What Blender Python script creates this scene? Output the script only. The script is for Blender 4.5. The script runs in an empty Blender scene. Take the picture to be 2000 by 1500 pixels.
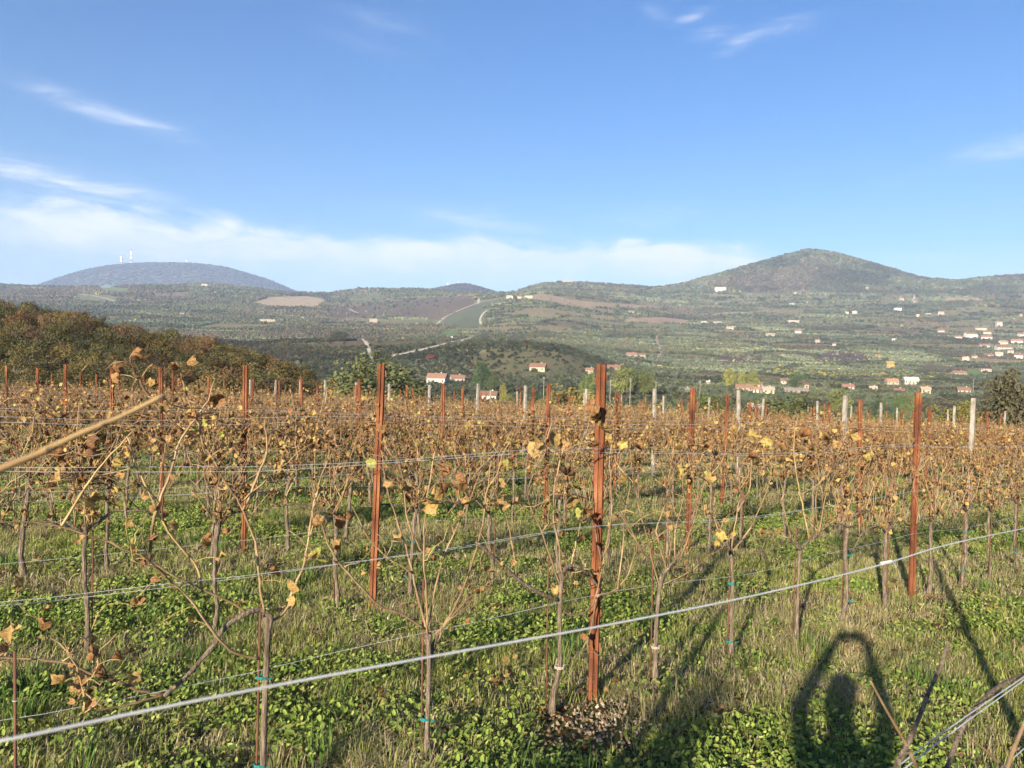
import bpy, math, random
import numpy as np
from mathutils import Matrix, Vector

random.seed(7)
RNG = np.random.default_rng(11)
sc = bpy.context.scene
COL = sc.collection

# ------------------------------------------------------------------ camera
F = 1502.0            # focal length in pixels of a 2000 px wide picture
PITCH, ROLL, EYE = 0.0268, 0.0242, 1.70
fw = np.array([0, math.cos(PITCH), -math.sin(PITCH)])
rt0 = np.array([1.0, 0, 0]); up0 = np.cross(rt0, fw)
rt = math.cos(ROLL) * rt0 + math.sin(ROLL) * up0
up = -math.sin(ROLL) * rt0 + math.cos(ROLL) * up0
CAMP = np.array([0, 0, EYE])
cam_d = bpy.data.cameras.new('camera')
cam = bpy.data.objects.new('camera', cam_d); COL.objects.link(cam)
cam_d.sensor_fit = 'HORIZONTAL'; cam_d.sensor_width = 36; cam_d.lens = 36 * F / 2000
cam_d.clip_start = 0.02; cam_d.clip_end = 40000
cam_d.dof.use_dof = True; cam_d.dof.focus_distance = 6.0; cam_d.dof.aperture_fstop = 10.0
cam.matrix_world = Matrix(((rt[0], up[0], -fw[0], 0), (rt[1], up[1], -fw[1], 0), (rt[2], up[2], -fw[2], EYE), (0, 0, 0, 1)))
sc.camera = cam

def ray(px, py):
    return fw + (px - 1000) / F * rt + (750 - py) / F * up
def project(P):
    P = np.asarray(P, float) - CAMP
    d = P @ fw
    return 1000 + F * (P @ rt) / d, 750 - F * (P @ up) / d

# ------------------------------------------------------------------ sky and sun
SUNRAY = ray(1655, 1238); SUNRAY = SUNRAY / np.linalg.norm(SUNRAY)      # the way the light travels
TOSUN = -SUNRAY
SUN_EL = math.asin(TOSUN[2]); SUN_AZ = math.atan2(TOSUN[0], TOSUN[1])     # clockwise from +Y
sun_d = bpy.data.lights.new('sun', 'SUN'); sun_d.energy = 5.0; sun_d.angle = math.radians(0.6); sun_d.color = (1.0, 0.89, 0.71)
sun = bpy.data.objects.new('sun', sun_d); COL.objects.link(sun)
sun.rotation_euler = Vector(SUNRAY).to_track_quat('-Z', 'Y').to_euler()
sun.location = (-60, -130, 60)

W = bpy.data.worlds.new('World'); sc.world = W; W.use_nodes = True
nt = W.node_tree; nt.nodes.clear()
def wn(t, **k):
    n = nt.nodes.new(t)
    for a, b in k.items(): setattr(n, a, b)
    return n
def wmath(op, a, b=None, c=None, clamp=False):
    n = wn('ShaderNodeMath', operation=op, use_clamp=clamp)
    for i, v in enumerate((a, b, c)):
        if v is None: continue
        if isinstance(v, (int, float)): n.inputs[i].default_value = v
        else: nt.links.new(v, n.inputs[i])
    return n.outputs[0]
def wsmooth(v, lo, hi):
    n = wn('ShaderNodeMapRange', interpolation_type='SMOOTHSTEP')
    n.inputs['From Min'].default_value = lo; n.inputs['From Max'].default_value = hi
    nt.links.new(v, n.inputs['Value']); return n.outputs['Result']
sky = wn('ShaderNodeTexSky', sky_type='NISHITA'); sky.sun_disc = False
sky.sun_elevation = SUN_EL; sky.sun_rotation = SUN_AZ
sky.altitude = 150; sky.air_density = 1.0; sky.dust_density = 0.6; sky.ozone_density = 2.6
geo = wn('ShaderNodeTexCoord')
sep = wn('ShaderNodeSeparateXYZ'); nt.links.new(geo.outputs['Generated'], sep.inputs[0])
az = wmath('MULTIPLY', wmath('ARCTAN2', sep.outputs[0], sep.outputs[1]), 57.29578)
el = wmath('MULTIPLY', wmath('ARCSINE', sep.outputs[2]), 57.29578)
def wnoise(sx, sy, scale, detail, rough, off=0.0, dist=0.0, skew=0.0):
    c = wn('ShaderNodeCombineXYZ')
    a2 = az if skew == 0 else wmath('ADD', az, wmath('MULTIPLY', el, skew))
    nt.links.new(wmath('MULTIPLY', a2, sx), c.inputs[0]); nt.links.new(wmath('MULTIPLY', el, sy), c.inputs[1])
    c.inputs[2].default_value = off
    n = wn('ShaderNodeTexNoise'); n.inputs['Scale'].default_value = scale; n.inputs['Detail'].default_value = detail
    n.inputs['Roughness'].default_value = rough; n.inputs['Distortion'].default_value = dist
    nt.links.new(c.outputs[0], n.inputs['Vector']); return n.outputs['Fac']
# low bank of cloud along the horizon, ragged on top, open towards the east side
edge_n = wnoise(0.10, 0.16, 1.0, 7, 0.58, 3.1)
fine_n = wnoise(0.22, 0.55, 1.0, 8, 0.62, 8.4, 0.4)
topel = wmath('ADD', wmath('MULTIPLY', wmath('SUBTRACT', edge_n, 0.5), 3.4), 9.2)
topel = wmath('SUBTRACT', topel, wmath('MULTIPLY', wsmooth(az, 14, 26), 2.6))
depth = wmath('SUBTRACT', topel, el)
bank = wsmooth(wmath('ADD', depth, wmath('MULTIPLY', wmath('SUBTRACT', fine_n, 0.5), 3.4)), -0.45, 1.25)
bank = wmath('MULTIPLY', bank, wmath('SUBTRACT', 1.0, wmath('MULTIPLY', wsmooth(depth, 0.5, 4.2), 0.80)))
bank = wmath('MULTIPLY', bank, wmath('SUBTRACT', 1.0, wmath('MULTIPLY', wsmooth(az, 13, 30), 0.75)))
bank = wmath('MULTIPLY', bank, wmath('ADD', 0.05, wmath('MULTIPLY', fine_n, 1.75)))
bank = wmath('MULTIPLY', bank, wmath('ADD', 0.58, wmath('MULTIPLY', wnoise(0.06, 1.1, 1.0, 6, 0.6, 5.5, 0.6), 0.84)))
# thin wisps: stretched noise where a broad noise allows it, plus the streaks that hang there
def blob(a0, e0, ra, re, tilt=0.0):
    da = wmath('DIVIDE', wmath('SUBTRACT', az, a0), ra)
    de = wmath('DIVIDE', wmath('SUBTRACT', wmath('SUBTRACT', el, e0), wmath('MULTIPLY', wmath('SUBTRACT', az, a0), tilt)), re)
    r2 = wmath('ADD', wmath('MULTIPLY', da, da), wmath('MULTIPLY', de, de))
    return wmath('EXPONENT', wmath('MULTIPLY', r2, -1.0))
wisp_n = wsmooth(wnoise(0.16, 0.9, 1.0, 8, 0.6, 1.7, 0.5, 0.6), 0.42, 0.78)
wisps = None
for a0, e0, ra, re, tilt, k in ((-28.5, 15.5, 4.2, 0.55, -0.16, 1.0), (-24.6, 14.7, 1.8, 0.5, -0.16, 1.0), (-30.5, 10.8, 5.5, 0.8, -0.12, 2.3), (17.9, 22.6, 2.2, 0.42, 0.10, 1.25),
                               (13.8, 22.6, 1.3, 0.35, 0.1, 1.0), (15.4, 21.8, 1.1, 0.35, 0.2, 1.0), (9.8, 24.2, 0.7, 0.4, -0.2, 1.1), (12.4, 23.8, 1.0, 0.3, 0.2, 1.0), (32.3, 13.8, 2.4, 0.7, 0.1, 0.8), (27.4, 12.8, 2.4, 0.4, 0.2, 0.4),
                               (-10.0, 22.9, 3.5, 1.8, 0.0, 0.25), (-3.0, 10.4, 5.0, 0.8, -0.08, 0.6), (9.0, 10.6, 4.0, 0.8, 0.1, 0.55), (30.0, 7.2, 8.0, 0.7, 0.0, 0.8)):
    b = wmath('MULTIPLY', blob(a0, e0, ra, re, tilt), k)
    wisps = b if wisps is None else wmath('ADD', wisps, b)
thin = wmath('MULTIPLY', wisps, wmath('ADD', 0.12, wisp_n))
cover = wmath('MAXIMUM', bank, wmath('MULTIPLY', thin, 0.62))
cover = wmath('MINIMUM', wmath('MULTIPLY', cover, 0.92), 0.9)
hs = wn('ShaderNodeHueSaturation'); hs.inputs['Saturation'].default_value = 1.33; hs.inputs['Hue'].default_value = 0.511
nt.links.new(sky.outputs[0], hs.inputs['Color'])
mix = wn('ShaderNodeMix', data_type='RGBA'); nt.links.new(cover, mix.inputs['Factor'])
nt.links.new(hs.outputs[0], mix.inputs['A']); mix.inputs['B'].default_value = (6.6, 6.7, 6.9, 1)
bg = wn('ShaderNodeBackground'); bg.inputs['Strength'].default_value = 0.054
nt.links.new(mix.outputs['Result'], bg.inputs['Color'])
wo = wn('ShaderNodeOutputWorld'); nt.links.new(bg.outputs[0], wo.inputs['Surface'])

vs = sc.view_settings
sc.display_settings.display_device = 'sRGB'
vs.view_transform = 'Standard'; vs.look = 'None'; vs.gamma = 1; vs.use_curve_mapping = False; vs.exposure = 1.72
sc.cycles.use_denoising = True
sc.cycles.max_bounces = 3; sc.cycles.diffuse_bounces = 2; sc.cycles.glossy_bounces = 1; sc.cycles.transmission_bounces = 2
sc.cycles.use_adaptive_sampling = True; sc.cycles.adaptive_threshold = 0.025; sc.cycles.adaptive_min_samples = 12
sc.cycles.transparent_max_bounces = 4; sc.cycles.volume_bounces = 0; sc.cycles.volume_max_steps = 16
sc.cycles.sample_clamp_indirect = 4.0

# ------------------------------------------------------------------ helpers
def nodes_of(name):
    m = bpy.data.materials.new(name); m.use_nodes = True
    t = m.node_tree; t.nodes.clear()
    return m, t
def mat_noise(name, cols, scale=20.0, rough=0.85, coord='Object', stretch=(1, 1, 1), bump=0.0, attr=None, attr_type='GEOMETRY', transl=0.0,
              spec=0.25, amount=1.0, detail=5, metal=0.0, objcol=False, bscale=None, rnd=False):
    """Principled material: ramp of colours over noise, optionally multiplied by an attribute or by the object's own colour."""
    m, t = nodes_of(name); N = t.nodes; L = t.links
    out = N.new('ShaderNodeOutputMaterial'); p = N.new('ShaderNodeBsdfPrincipled')
    p.inputs['Roughness'].default_value = rough; p.inputs['Specular IOR Level'].default_value = spec; p.inputs['Metallic'].default_value = metal
    tc = N.new('ShaderNodeTexCoord'); mp = N.new('ShaderNodeMapping'); mp.inputs['Scale'].default_value = stretch
    L.new(tc.outputs[coord], mp.inputs[0])
    if rnd:
        oi = N.new('ShaderNodeObjectInfo'); vm = N.new('ShaderNodeVectorMath'); vm.operation = 'SCALE'; vm.inputs[0].default_value = (7, 11, 23)
        L.new(oi.outputs['Random'], vm.inputs['Scale']); L.new(vm.outputs[0], mp.inputs['Location'])
    nz = N.new('ShaderNodeTexNoise'); nz.inputs['Scale'].default_value = scale; nz.inputs['Detail'].default_value = detail; nz.inputs['Roughness'].default_value = 0.62
    L.new(mp.outputs[0], nz.inputs['Vector'])
    rp = N.new('ShaderNodeValToRGB'); e = rp.color_ramp.elements
    n = len(cols)
    e[0].position = 0.30; e[0].color = (*cols[0], 1); e[1].position = 0.70; e[1].color = (*cols[-1], 1)
    for i in range(1, n - 1):
        q = e.new(0.30 + 0.40 * i / (n - 1)); q.color = (*cols[i], 1)
    L.new(nz.outputs['Fac'], rp.inputs[0])
    c = rp.outputs[0]
    if attr or objcol:
        if attr:
            a = N.new('ShaderNodeAttribute'); a.attribute_name = attr; a.attribute_type = attr_type; ac = a.outputs['Color']
        else:
            a = N.new('ShaderNodeObjectInfo'); ac = a.outputs['Color']
        mx = N.new('ShaderNodeMix'); mx.data_type = 'RGBA'; mx.blend_type = 'MULTIPLY'; mx.inputs['Factor'].default_value = amount
        L.new(ac, mx.inputs['A']); L.new(c, mx.inputs['B']); c = mx.outputs['Result']
    L.new(c, p.inputs['Base Color'])
    if bump:
        b = N.new('ShaderNodeBump'); b.inputs['Strength'].default_value = bump; b.inputs['Distance'].default_value = 0.01
        src = nz
        if bscale:
            src = N.new('ShaderNodeTexNoise'); src.inputs['Scale'].default_value = bscale; src.inputs['Detail'].default_value = 4; L.new(mp.outputs[0], src.inputs['Vector'])
        L.new(src.outputs['Fac'], b.inputs['Height']); L.new(b.outputs[0], p.inputs['Normal'])
    sh = p.outputs[0]
    if transl:
        tr = N.new('ShaderNodeBsdfTranslucent'); L.new(c, tr.inputs['Color'])
        ms = N.new('ShaderNodeMixShader'); ms.inputs[0].default_value = transl
        L.new(sh, ms.inputs[1]); L.new(tr.outputs[0], ms.inputs[2]); sh = ms.outputs[0]
    L.new(sh, out.inputs['Surface'])
    return m
W2 = [(0.72,) * 3, (1.0,) * 3, (1.25,) * 3]
M = {
    'leaf': mat_noise('vine_leaf', [(0.42, 0.36, 0.30), (0.95, 0.92, 0.88), (1.35, 1.25, 1.0)], 9, 0.7, attr='col', transl=0.25, spec=0.2, detail=2),
    'cane': mat_noise('vine_cane', [(0.09, 0.052, 0.028), (0.22, 0.14, 0.075), (0.40, 0.285, 0.16)], 9, 0.7, stretch=(1, 1, 0.4), spec=0.3, bump=0.2),
    'cane_pale': mat_noise('pale_cane', [(0.22, 0.13, 0.06), (0.34, 0.23, 0.10), (0.42, 0.31, 0.15)], 12, 0.6, spec=0.35),
    'bark': mat_noise('vine_bark', [(0.040, 0.028, 0.020), (0.135, 0.10, 0.070), (0.29, 0.235, 0.175)], 110, 0.95, stretch=(1, 1, 0.10), bump=1.0),
    'rust': mat_noise('rusty_steel', [(0.022, 0.011, 0.009), (0.115, 0.040, 0.019), (0.20, 0.072, 0.030), (0.28, 0.125, 0.062)], 8, 0.85, stretch=(1, 1, 0.35), bump=0.5, bscale=240, spec=0.2, detail=9, rnd=True),
    'rust_rod': mat_noise('rusty_rod', [(0.07, 0.03, 0.02), (0.16, 0.07, 0.045)], 30, 0.85, stretch=(1, 1, 0.2)),
    'concrete': mat_noise('weathered_concrete', [(0.12, 0.10, 0.08), (0.25, 0.225, 0.19), (0.34, 0.315, 0.27)], 14, 0.95, stretch=(1, 1, 0.5), bump=0.5, detail=9, rnd=True),
    'wire': mat_noise('galvanised_wire', [(0.38, 0.38, 0.37), (0.56, 0.56, 0.55)], 9, 0.5, spec=0.5, metal=0.2),
    'tie': mat_noise('teal_tie', [(0.012, 0.14, 0.12), (0.02, 0.20, 0.17)], 30, 0.5),
    'tie_pale': mat_noise('pale_tie', [(0.36, 0.31, 0.23), (0.46, 0.40, 0.31)], 30, 0.6),
    'blade': mat_noise('grass_blade', W2, 3, 0.6, attr='col', transl=0.38, spec=0.25, detail=1),
    'far_leaf': mat_noise('far_foliage', [(0.55, 0.55, 0.55), (1, 1, 1), (1.35, 1.35, 1.3)], 0.9, 0.9, coord='Object', attr='tcol', attr_type='INSTANCER', spec=0.1, detail=1),
    'tree_leaf': mat_noise('tree_foliage', [(0.6, 0.6, 0.6), (1, 1, 1), (1.3, 1.3, 1.25)], 0.7, 0.75, objcol=True, transl=0.32, spec=0.15, detail=2),
    'trunk': mat_noise('tree_trunk', [(0.06, 0.045, 0.035), (0.15, 0.12, 0.09)], 6, 0.95, stretch=(1, 1, 0.3)),
    'ground': None,
    'wall': mat_noise('house_render', [(0.9,) * 3, (1.0,) * 3, (1.06,) * 3], 1.2, 0.9, objcol=True, spec=0.15),
    'roof': mat_noise('roof_tiles', [(0.7,) * 3, (1.0,) * 3, (1.2,) * 3], 2.2, 0.9, objcol=True, spec=0.15),
    'pane': mat_noise('window_dark', [(0.025, 0.027, 0.03), (0.06, 0.06, 0.06)], 1.0, 0.3, spec=0.5),
    'door': mat_noise('door_wood', [(0.10, 0.06, 0.035), (0.16, 0.1, 0.06)], 2.0, 0.7),
    'road': mat_noise('white_gravel', [(0.30, 0.26, 0.19), (0.56, 0.51, 0.43)], 0.25, 0.95),
    'track': mat_noise('earth_track', [(0.24, 0.17, 0.10), (0.36, 0.27, 0.17)], 0.4, 0.95),
    'mast_white': mat_noise('mast_white', [(0.7,) * 3, (0.85,) * 3], 0.1, 0.6),
    'mast_red': mat_noise('mast_red', [(0.4, 0.09, 0.06), (0.5, 0.12, 0.08)], 0.1, 0.6),
    'pole': mat_noise('pole_wood', [(0.2, 0.17, 0.14), (0.33, 0.29, 0.25)], 2, 0.9),
    'chip': mat_noise('chips', W2, 30, 0.95, attr='col', spec=0.1),
    'skin': mat_noise('skin', [(0.5, 0.3, 0.22), (0.56, 0.35, 0.26)], 6, 0.6),
    'coat': mat_noise('coat_cloth', [(0.03, 0.04, 0.07), (0.05, 0.06, 0.09)], 40, 0.9),
    'hair': mat_noise('hair', [(0.03, 0.02, 0.015), (0.06, 0.04, 0.03)], 60, 0.7),
    'phone': mat_noise('phone_black', [(0.015,) * 3, (0.02,) * 3], 2, 0.3),
}

class MB:
    """Collects vertices, faces and vertex colours of ONE object."""
    def __init__(self): self.v = []; self.f = []; self.c = []; self.n = 0
    def add(self, v, f, c=(1, 1, 1)):
        v = np.asarray(v, float); k = len(v)
        self.v.append(v); self.f += [tuple(int(i) + self.n for i in q) for q in f]
        c = np.asarray(c, float)
        self.c.append(np.broadcast_to(c, (k, 3)) if c.ndim == 1 else c)
        self.n += k
    def tube(self, pts, rad, sides=6, c=(1, 1, 1), cap=True):
        pts = np.asarray(pts, float); n = len(pts)
        rad = np.broadcast_to(np.asarray(rad, float), (n,))
        tan = np.gradient(pts, axis=0); tan /= np.linalg.norm(tan, axis=1)[:, None] + 1e-12
        ref = np.array([0.0, 0, 1]) if abs(tan[0][2]) < 0.9 else np.array([1.0, 0, 0])
        a = np.cross(tan, ref); a /= np.linalg.norm(a, axis=1)[:, None] + 1e-9
        b = np.cross(tan, a)
        th = np.arange(sides) * 2 * math.pi / sides
        v = pts[:, None, :] + rad[:, None, None] * (np.cos(th)[None, :, None] * a[:, None, :] + np.sin(th)[None, :, None] * b[:, None, :])
        v = v.reshape(-1, 3)
        f = []
        for i in range(n - 1):
            for s in range(sides):
                q = (s + 1) % sides
                f.append((i * sides + s, i * sides + q, (i + 1) * sides + q, (i + 1) * sides + s))
        if cap:
            f.append(tuple(range(sides))[::-1]); f.append(tuple((n - 1) * sides + s for s in range(sides)))
        self.add(v, f, c)
    def box(self, lo, hi, c=(1, 1, 1), M4=None):
        x0, y0, z0 = lo; x1, y1, z1 = hi
        v = np.array([(x0, y0, z0), (x1, y0, z0), (x1, y1, z0), (x0, y1, z0), (x0, y0, z1), (x1, y0, z1), (x1, y1, z1), (x0, y1, z1)], float)
        if M4 is not None: v = v @ M4[:3, :3].T + M4[:3, 3]
        self.add(v, [(0, 3, 2, 1), (4, 5, 6, 7), (0, 1, 5, 4), (1, 2, 6, 5), (2, 3, 7, 6), (3, 0, 4, 7)], c)
    def mesh(self, name, smooth=False):
        me = bpy.data.meshes.new(name)
        v = np.concatenate(self.v); c = np.concatenate(self.c)
        me.from_pydata(v.tolist(), [], self.f)
        ca = me.color_attributes.new('col', 'FLOAT_COLOR', 'POINT')
        ca.data.foreach_set('color', np.concatenate([c, np.ones((len(c), 1))], 1).astype(np.float32).ravel())
        if smooth: me.polygons.foreach_set('use_smooth', np.ones(len(me.polygons), bool))
        return me
    def build(self, name, mat, parent=None, smooth=False, loc=None):
        me = self.mesh(name, smooth); me.materials.append(M[mat] if isinstance(mat, str) else mat)
        return link(name, me, parent, loc)
def link(name, me, parent=None, loc=None):
    o = bpy.data.objects.new(name, me); COL.objects.link(o)
    if parent is not None: o.parent = parent
    if loc is not None: o.location = loc
    return o
def empty(name, loc, rz=0.0):
    o = bpy.data.objects.new(name, None); COL.objects.link(o); o.location = loc; o.rotation_euler = (0, 0, rz); o.empty_display_size = 0.2
    return o
def tag(o, label=None, cat=None, group=None, kind=None):
    if label: o['label'] = label
    if cat: o['category'] = cat
    if group: o['group'] = group
    if kind: o['kind'] = kind
    return o
def copy_tree(o, parent=None):
    c = o.copy(); COL.objects.link(c)
    if parent is not None: c.parent = parent
    for ch in o.children: copy_tree(ch, c)
    return c
ORD = ['zeroth', 'first', 'second', 'third', 'fourth', 'fifth', 'sixth', 'seventh', 'eighth', 'ninth', 'tenth', 'eleventh', 'twelfth', 'thirteenth', 'fourteenth', 'fifteenth', 'sixteenth',
       'seventeenth', 'eighteenth', 'nineteenth', 'twentieth']
TENS = {2: 'twenty', 3: 'thirty', 4: 'forty', 5: 'fifty', 6: 'sixty', 7: 'seventy', 8: 'eighty', 9: 'ninety'}
def ordinal(n):
    if n >= 100:
        h_ = ['hundred', 'two-hundred', 'three-hundred'][n // 100 - 1]
        return h_ + 'th' if n % 100 == 0 else h_ + '-and-' + ordinal(n % 100)
    if n <= 20: return ORD[n]
    if n % 10 == 0: return {30: 'thirtieth', 40: 'fortieth', 50: 'fiftieth', 60: 'sixtieth', 70: 'seventieth', 80: 'eightieth', 90: 'ninetieth'}[n]
    return TENS[n // 10] + '-' + ORD[n % 10]

def vnoise(x, y, seed=0):
    xi = np.floor(x).astype(np.int64); yi = np.floor(y).astype(np.int64)
    fx = x - xi; fy = y - yi
    fx = fx * fx * (3 - 2 * fx); fy = fy * fy * (3 - 2 * fy)
    def h(a, b):
        n = (a * 374761393 + b * 668265263 + seed * 974711) & 0xffffffff
        n = ((n ^ (n >> 13)) * 1274126177) & 0xffffffff
        return ((n ^ (n >> 16)) & 0xffff) / 65535.0
    return (h(xi, yi) * (1 - fx) + h(xi + 1, yi) * fx) * (1 - fy) + (h(xi, yi + 1) * (1 - fx) + h(xi + 1, yi + 1) * fx) * fy
def fbm(x, y, o=4, seed=0):
    s = 0; a = 0.5
    for i in range(o):
        s = s + a * vnoise(x * 2 ** i, y * 2 ** i, seed + i); a *= 0.5
    return s / (1 - 0.5 ** o)
def smooth(x, a, b):
    t = np.clip((x - a) / (b - a), 0, 1); return t * t * (3 - 2 * t)

# ------------------------------------------------------------------ the lie of the land
GX, GY = -0.0191, -0.04416
P1 = np.array([0.4958, 4.229]); AV = np.array([-1.5678, 1.6883]); BV = np.array([3.1092, 2.618])   # next row, next post along a row
BU = BV / np.linalg.norm(BV); SPAN = float(np.linalg.norm(BV))
def plane(x, y): return GX * x + GY * y
LINES = [   # (depth in metres, [(picture column, picture row) of the ground there])
    (85, [(-300, 770), (0, 772), (200, 776), (400, 784), (600, 800), (800, 822), (1000, 830), (1300, 850), (2000, 885)]),
    (150, [(-300, 600), (0, 634), (100, 645), (200, 668), (300, 686), (400, 706), (500, 736), (600, 766), (750, 800), (900, 815), (1100, 822), (1500, 830), (2000, 845)]),
    (330, [(-300, 640), (0, 648), (200, 684), (400, 722), (600, 760), (700, 775), (900, 788), (1100, 790), (1300, 796), (1500, 806), (2000, 815)]),
    (460, [(-300, 650), (0, 655), (200, 676), (400, 702), (500, 724), (600, 735), (700, 748), (900, 752), (1100, 750), (1300, 760), (1600, 772), (2000, 782)]),
    (680, [(-300, 640), (0, 645), (400, 664), (480, 673), (560, 666), (700, 664), (850, 668), (1000, 665), (1100, 676), (1160, 697), (1230, 722), (1300, 735), (1600, 745), (2000, 752)]),
    (900, [(0, 652), (400, 664), (700, 674), (1000, 678), (1100, 686), (1160, 694), (1230, 702), (1300, 708), (1500, 714), (2000, 724)]),
    (1200, [(0, 630), (300, 634), (400, 641), (700, 646), (850, 651), (950, 656), (1050, 652), (1200, 668), (1300, 672), (1500, 680), (2000, 692)]),
    (1600, [(0, 602), (300, 612), (600, 626), (850, 634), (900, 623), (950, 616), (1050, 616), (1200, 634), (1330, 642), (1500, 648), (2000, 652)]),
    (2000, [(0, 582), (300, 592), (600, 601), (700, 605), (850, 599), (930, 591), (1000, 581), (1060, 577), (1150, 586), (1230, 601), (1350, 619), (1500, 614), (2000, 613)]),
    (2500, [(0, 568), (200, 567), (400, 564), (560, 580), (680, 587), (850, 580), (960, 576), (1060, 568), (1170, 572), (1290, 582), (1400, 582), (1600, 577), (2000, 577)]),
    (3000, [(-300, 563), (0, 560), (100, 565), (200, 565), (400, 559), (560, 575), (640, 576), (700, 567), (780, 566), (870, 571), (960, 576), (1000, 576), (1050, 560), (1080, 555), (1170, 558), (1290, 565),
            (1340, 556), (1400, 539), (1480, 516), (1540, 499), (1590, 489), (1640, 499), (1700, 516), (1800, 547), (1870, 552), (1940, 544), (2000, 540), (2300, 560)]),
    (3700, [(0, 600), (800, 590), (1000, 590), (2000, 590)]),
    (4200, [(0, 580), (780, 577), (830, 569), (870, 562), (890, 556), (910, 555), (940, 563), (970, 573), (1010, 585), (2000, 590)]),
    (5000, [(0, 595), (1000, 595), (2000, 600)]),
    (6000, [(-200, 600), (0, 586), (75, 559), (100, 550), (160, 530), (230, 518), (300, 515), (380, 516), (430, 522), (450, 526), (520, 547), (575, 571), (640, 590), (1000, 600), (2000, 600)]),
    (9000, [(0, 690), (2000, 690)]),
]
UU = np.linspace(-1.25, 1.25, 1251)
LY = [22.0, 38.0]; LZ = [plane(UU * 22, 22.0), plane(UU * 38, 38.0)]
for D, pts in LINES:
    us, es = [], []
    for px, py in pts:
        r = ray(px, py); us.append(r[0] / r[1]); es.append(r[2] / r[1])
    e = np.interp(UU, us, es)
    w = {85: 40, 150: 16, 3000: 2.4}.get(D, 4)
    k = np.exp(-0.5 * (np.arange(-int(3 * w), int(3 * w) + 1) / w) ** 2); k /= k.sum()
    e = np.convolve(np.pad(e, int(3 * w), mode='edge'), k, mode='valid')
    LY.append(float(D)); LZ.append(e * D + EYE)
LY = np.array(LY); LZ = np.array(LZ)
# monotone cubic slopes along depth
hh = np.diff(LY); dl = np.diff(LZ, axis=0) / hh[:, None]
SL = np.zeros_like(LZ)
SL[0] = GY + GX * UU; SL[1] = GY + GX * UU
for i in range(2, len(LY) - 1):
    a, b = dl[i - 1], dl[i]
    w1 = 2 * hh[i] + hh[i - 1]; w2 = hh[i] + 2 * hh[i - 1]
    SL[i] = np.where(a * b > 0, (w1 + w2) / (w1 / np.where(a == 0, 1e-9, a) + w2 / np.where(b == 0, 1e-9, b)), 0)
SL[-1] = dl[-1]
def ground(x, y):
    """Height of the ground at world x, y (arrays)."""
    x = np.asarray(x, float); y = np.asarray(y, float)
    th = np.arctan2(x, y); r = np.hypot(x, y); lim = math.atan(1.2)
    tc = np.clip(th, -lim, lim)
    Y = r * np.cos(tc); u = np.tan(tc)
    Yc = np.clip(Y, LY[0], LY[-1] - 1)
    i = np.clip(np.searchsorted(LY, Yc, side='right') - 1, 0, len(LY) - 2)
    uf = np.clip((u + 1.25) / 2.5 * 1250, 0, 1249.999); j = uf.astype(int); fj = uf - j
    def g(A, ii): return A[ii, j] * (1 - fj) + A[ii, j + 1] * fj
    h = LY[i + 1] - LY[i]; t = (Yc - LY[i]) / h
    z = (2 * t**3 - 3 * t**2 + 1) * g(LZ, i) + (t**3 - 2 * t**2 + t) * h * g(SL, i) + (-2 * t**3 + 3 * t**2) * g(LZ, i + 1) + (t**3 - t**2) * h * g(SL, i + 1)
    amp = np.clip((Y - 120) / 500, 0, 1) * 3.2
    z = z + amp * (fbm(x / 90.0, y / 90.0, 4, 5) - 0.5) * 2.0
    z = np.where(Y < LY[0], plane(x, y), z)
    back = smooth(np.abs(th), math.radians(58), math.radians(105))
    pl = plane(x, y); pl = 40 * np.tanh(pl / 40)
    w = back * smooth(r, 15, 40)
    z = z * (1 - w) + pl * w
    near = 1 - smooth(r, 25, 40)
    z = z + near * 0.05 * (fbm(x / 1.3 + 50, y / 1.3 + 50, 3, 3) - 0.5)
    return z
def gz(x, y): return float(ground(np.array([x]), np.array([y]))[0])
_YS = np.concatenate([np.linspace(2, 40, 200), np.geomspace(40, 8000, 2600)])
def hit(px, py, ymin=2.0):
    """World point where the sight line through a picture point meets the ground beyond ymin."""
    r = ray(px, py); r = r / r[1]
    ys = _YS[_YS >= ymin]
    d = EYE + r[2] * ys - ground(r[0] * ys, ys)
    k = np.where(d <= 0)[0]
    if len(k) == 0:
        k = [int(np.argmin(d / ys))]
    Y = ys[k[0]]
    return np.array([r[0] * Y, Y, gz(r[0] * Y, Y)])
def on_row(k, px, py, off=0.0):
    """World point of a picture point lying on the upright plane through vine row k."""
    n = np.array([-BU[1], BU[0]]); d0 = float(n @ (P1 + (k - 1) * AV)) + off
    r = ray(px, py); t = d0 / float(n @ r[:2])
    return CAMP + t * r
def in_poly(x, y, poly):
    r = np.zeros(np.shape(x), bool); n = len(poly)
    for i in range(n):
        x0, y0 = poly[i]; x1, y1 = poly[(i + 1) % n]
        c = ((y0 > y) != (y1 > y)) & (x < (x1 - x0) * (y - y0) / ((y1 - y0) if y1 != y0 else 1e-9) + x0)
        r ^= c
    return r
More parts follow.
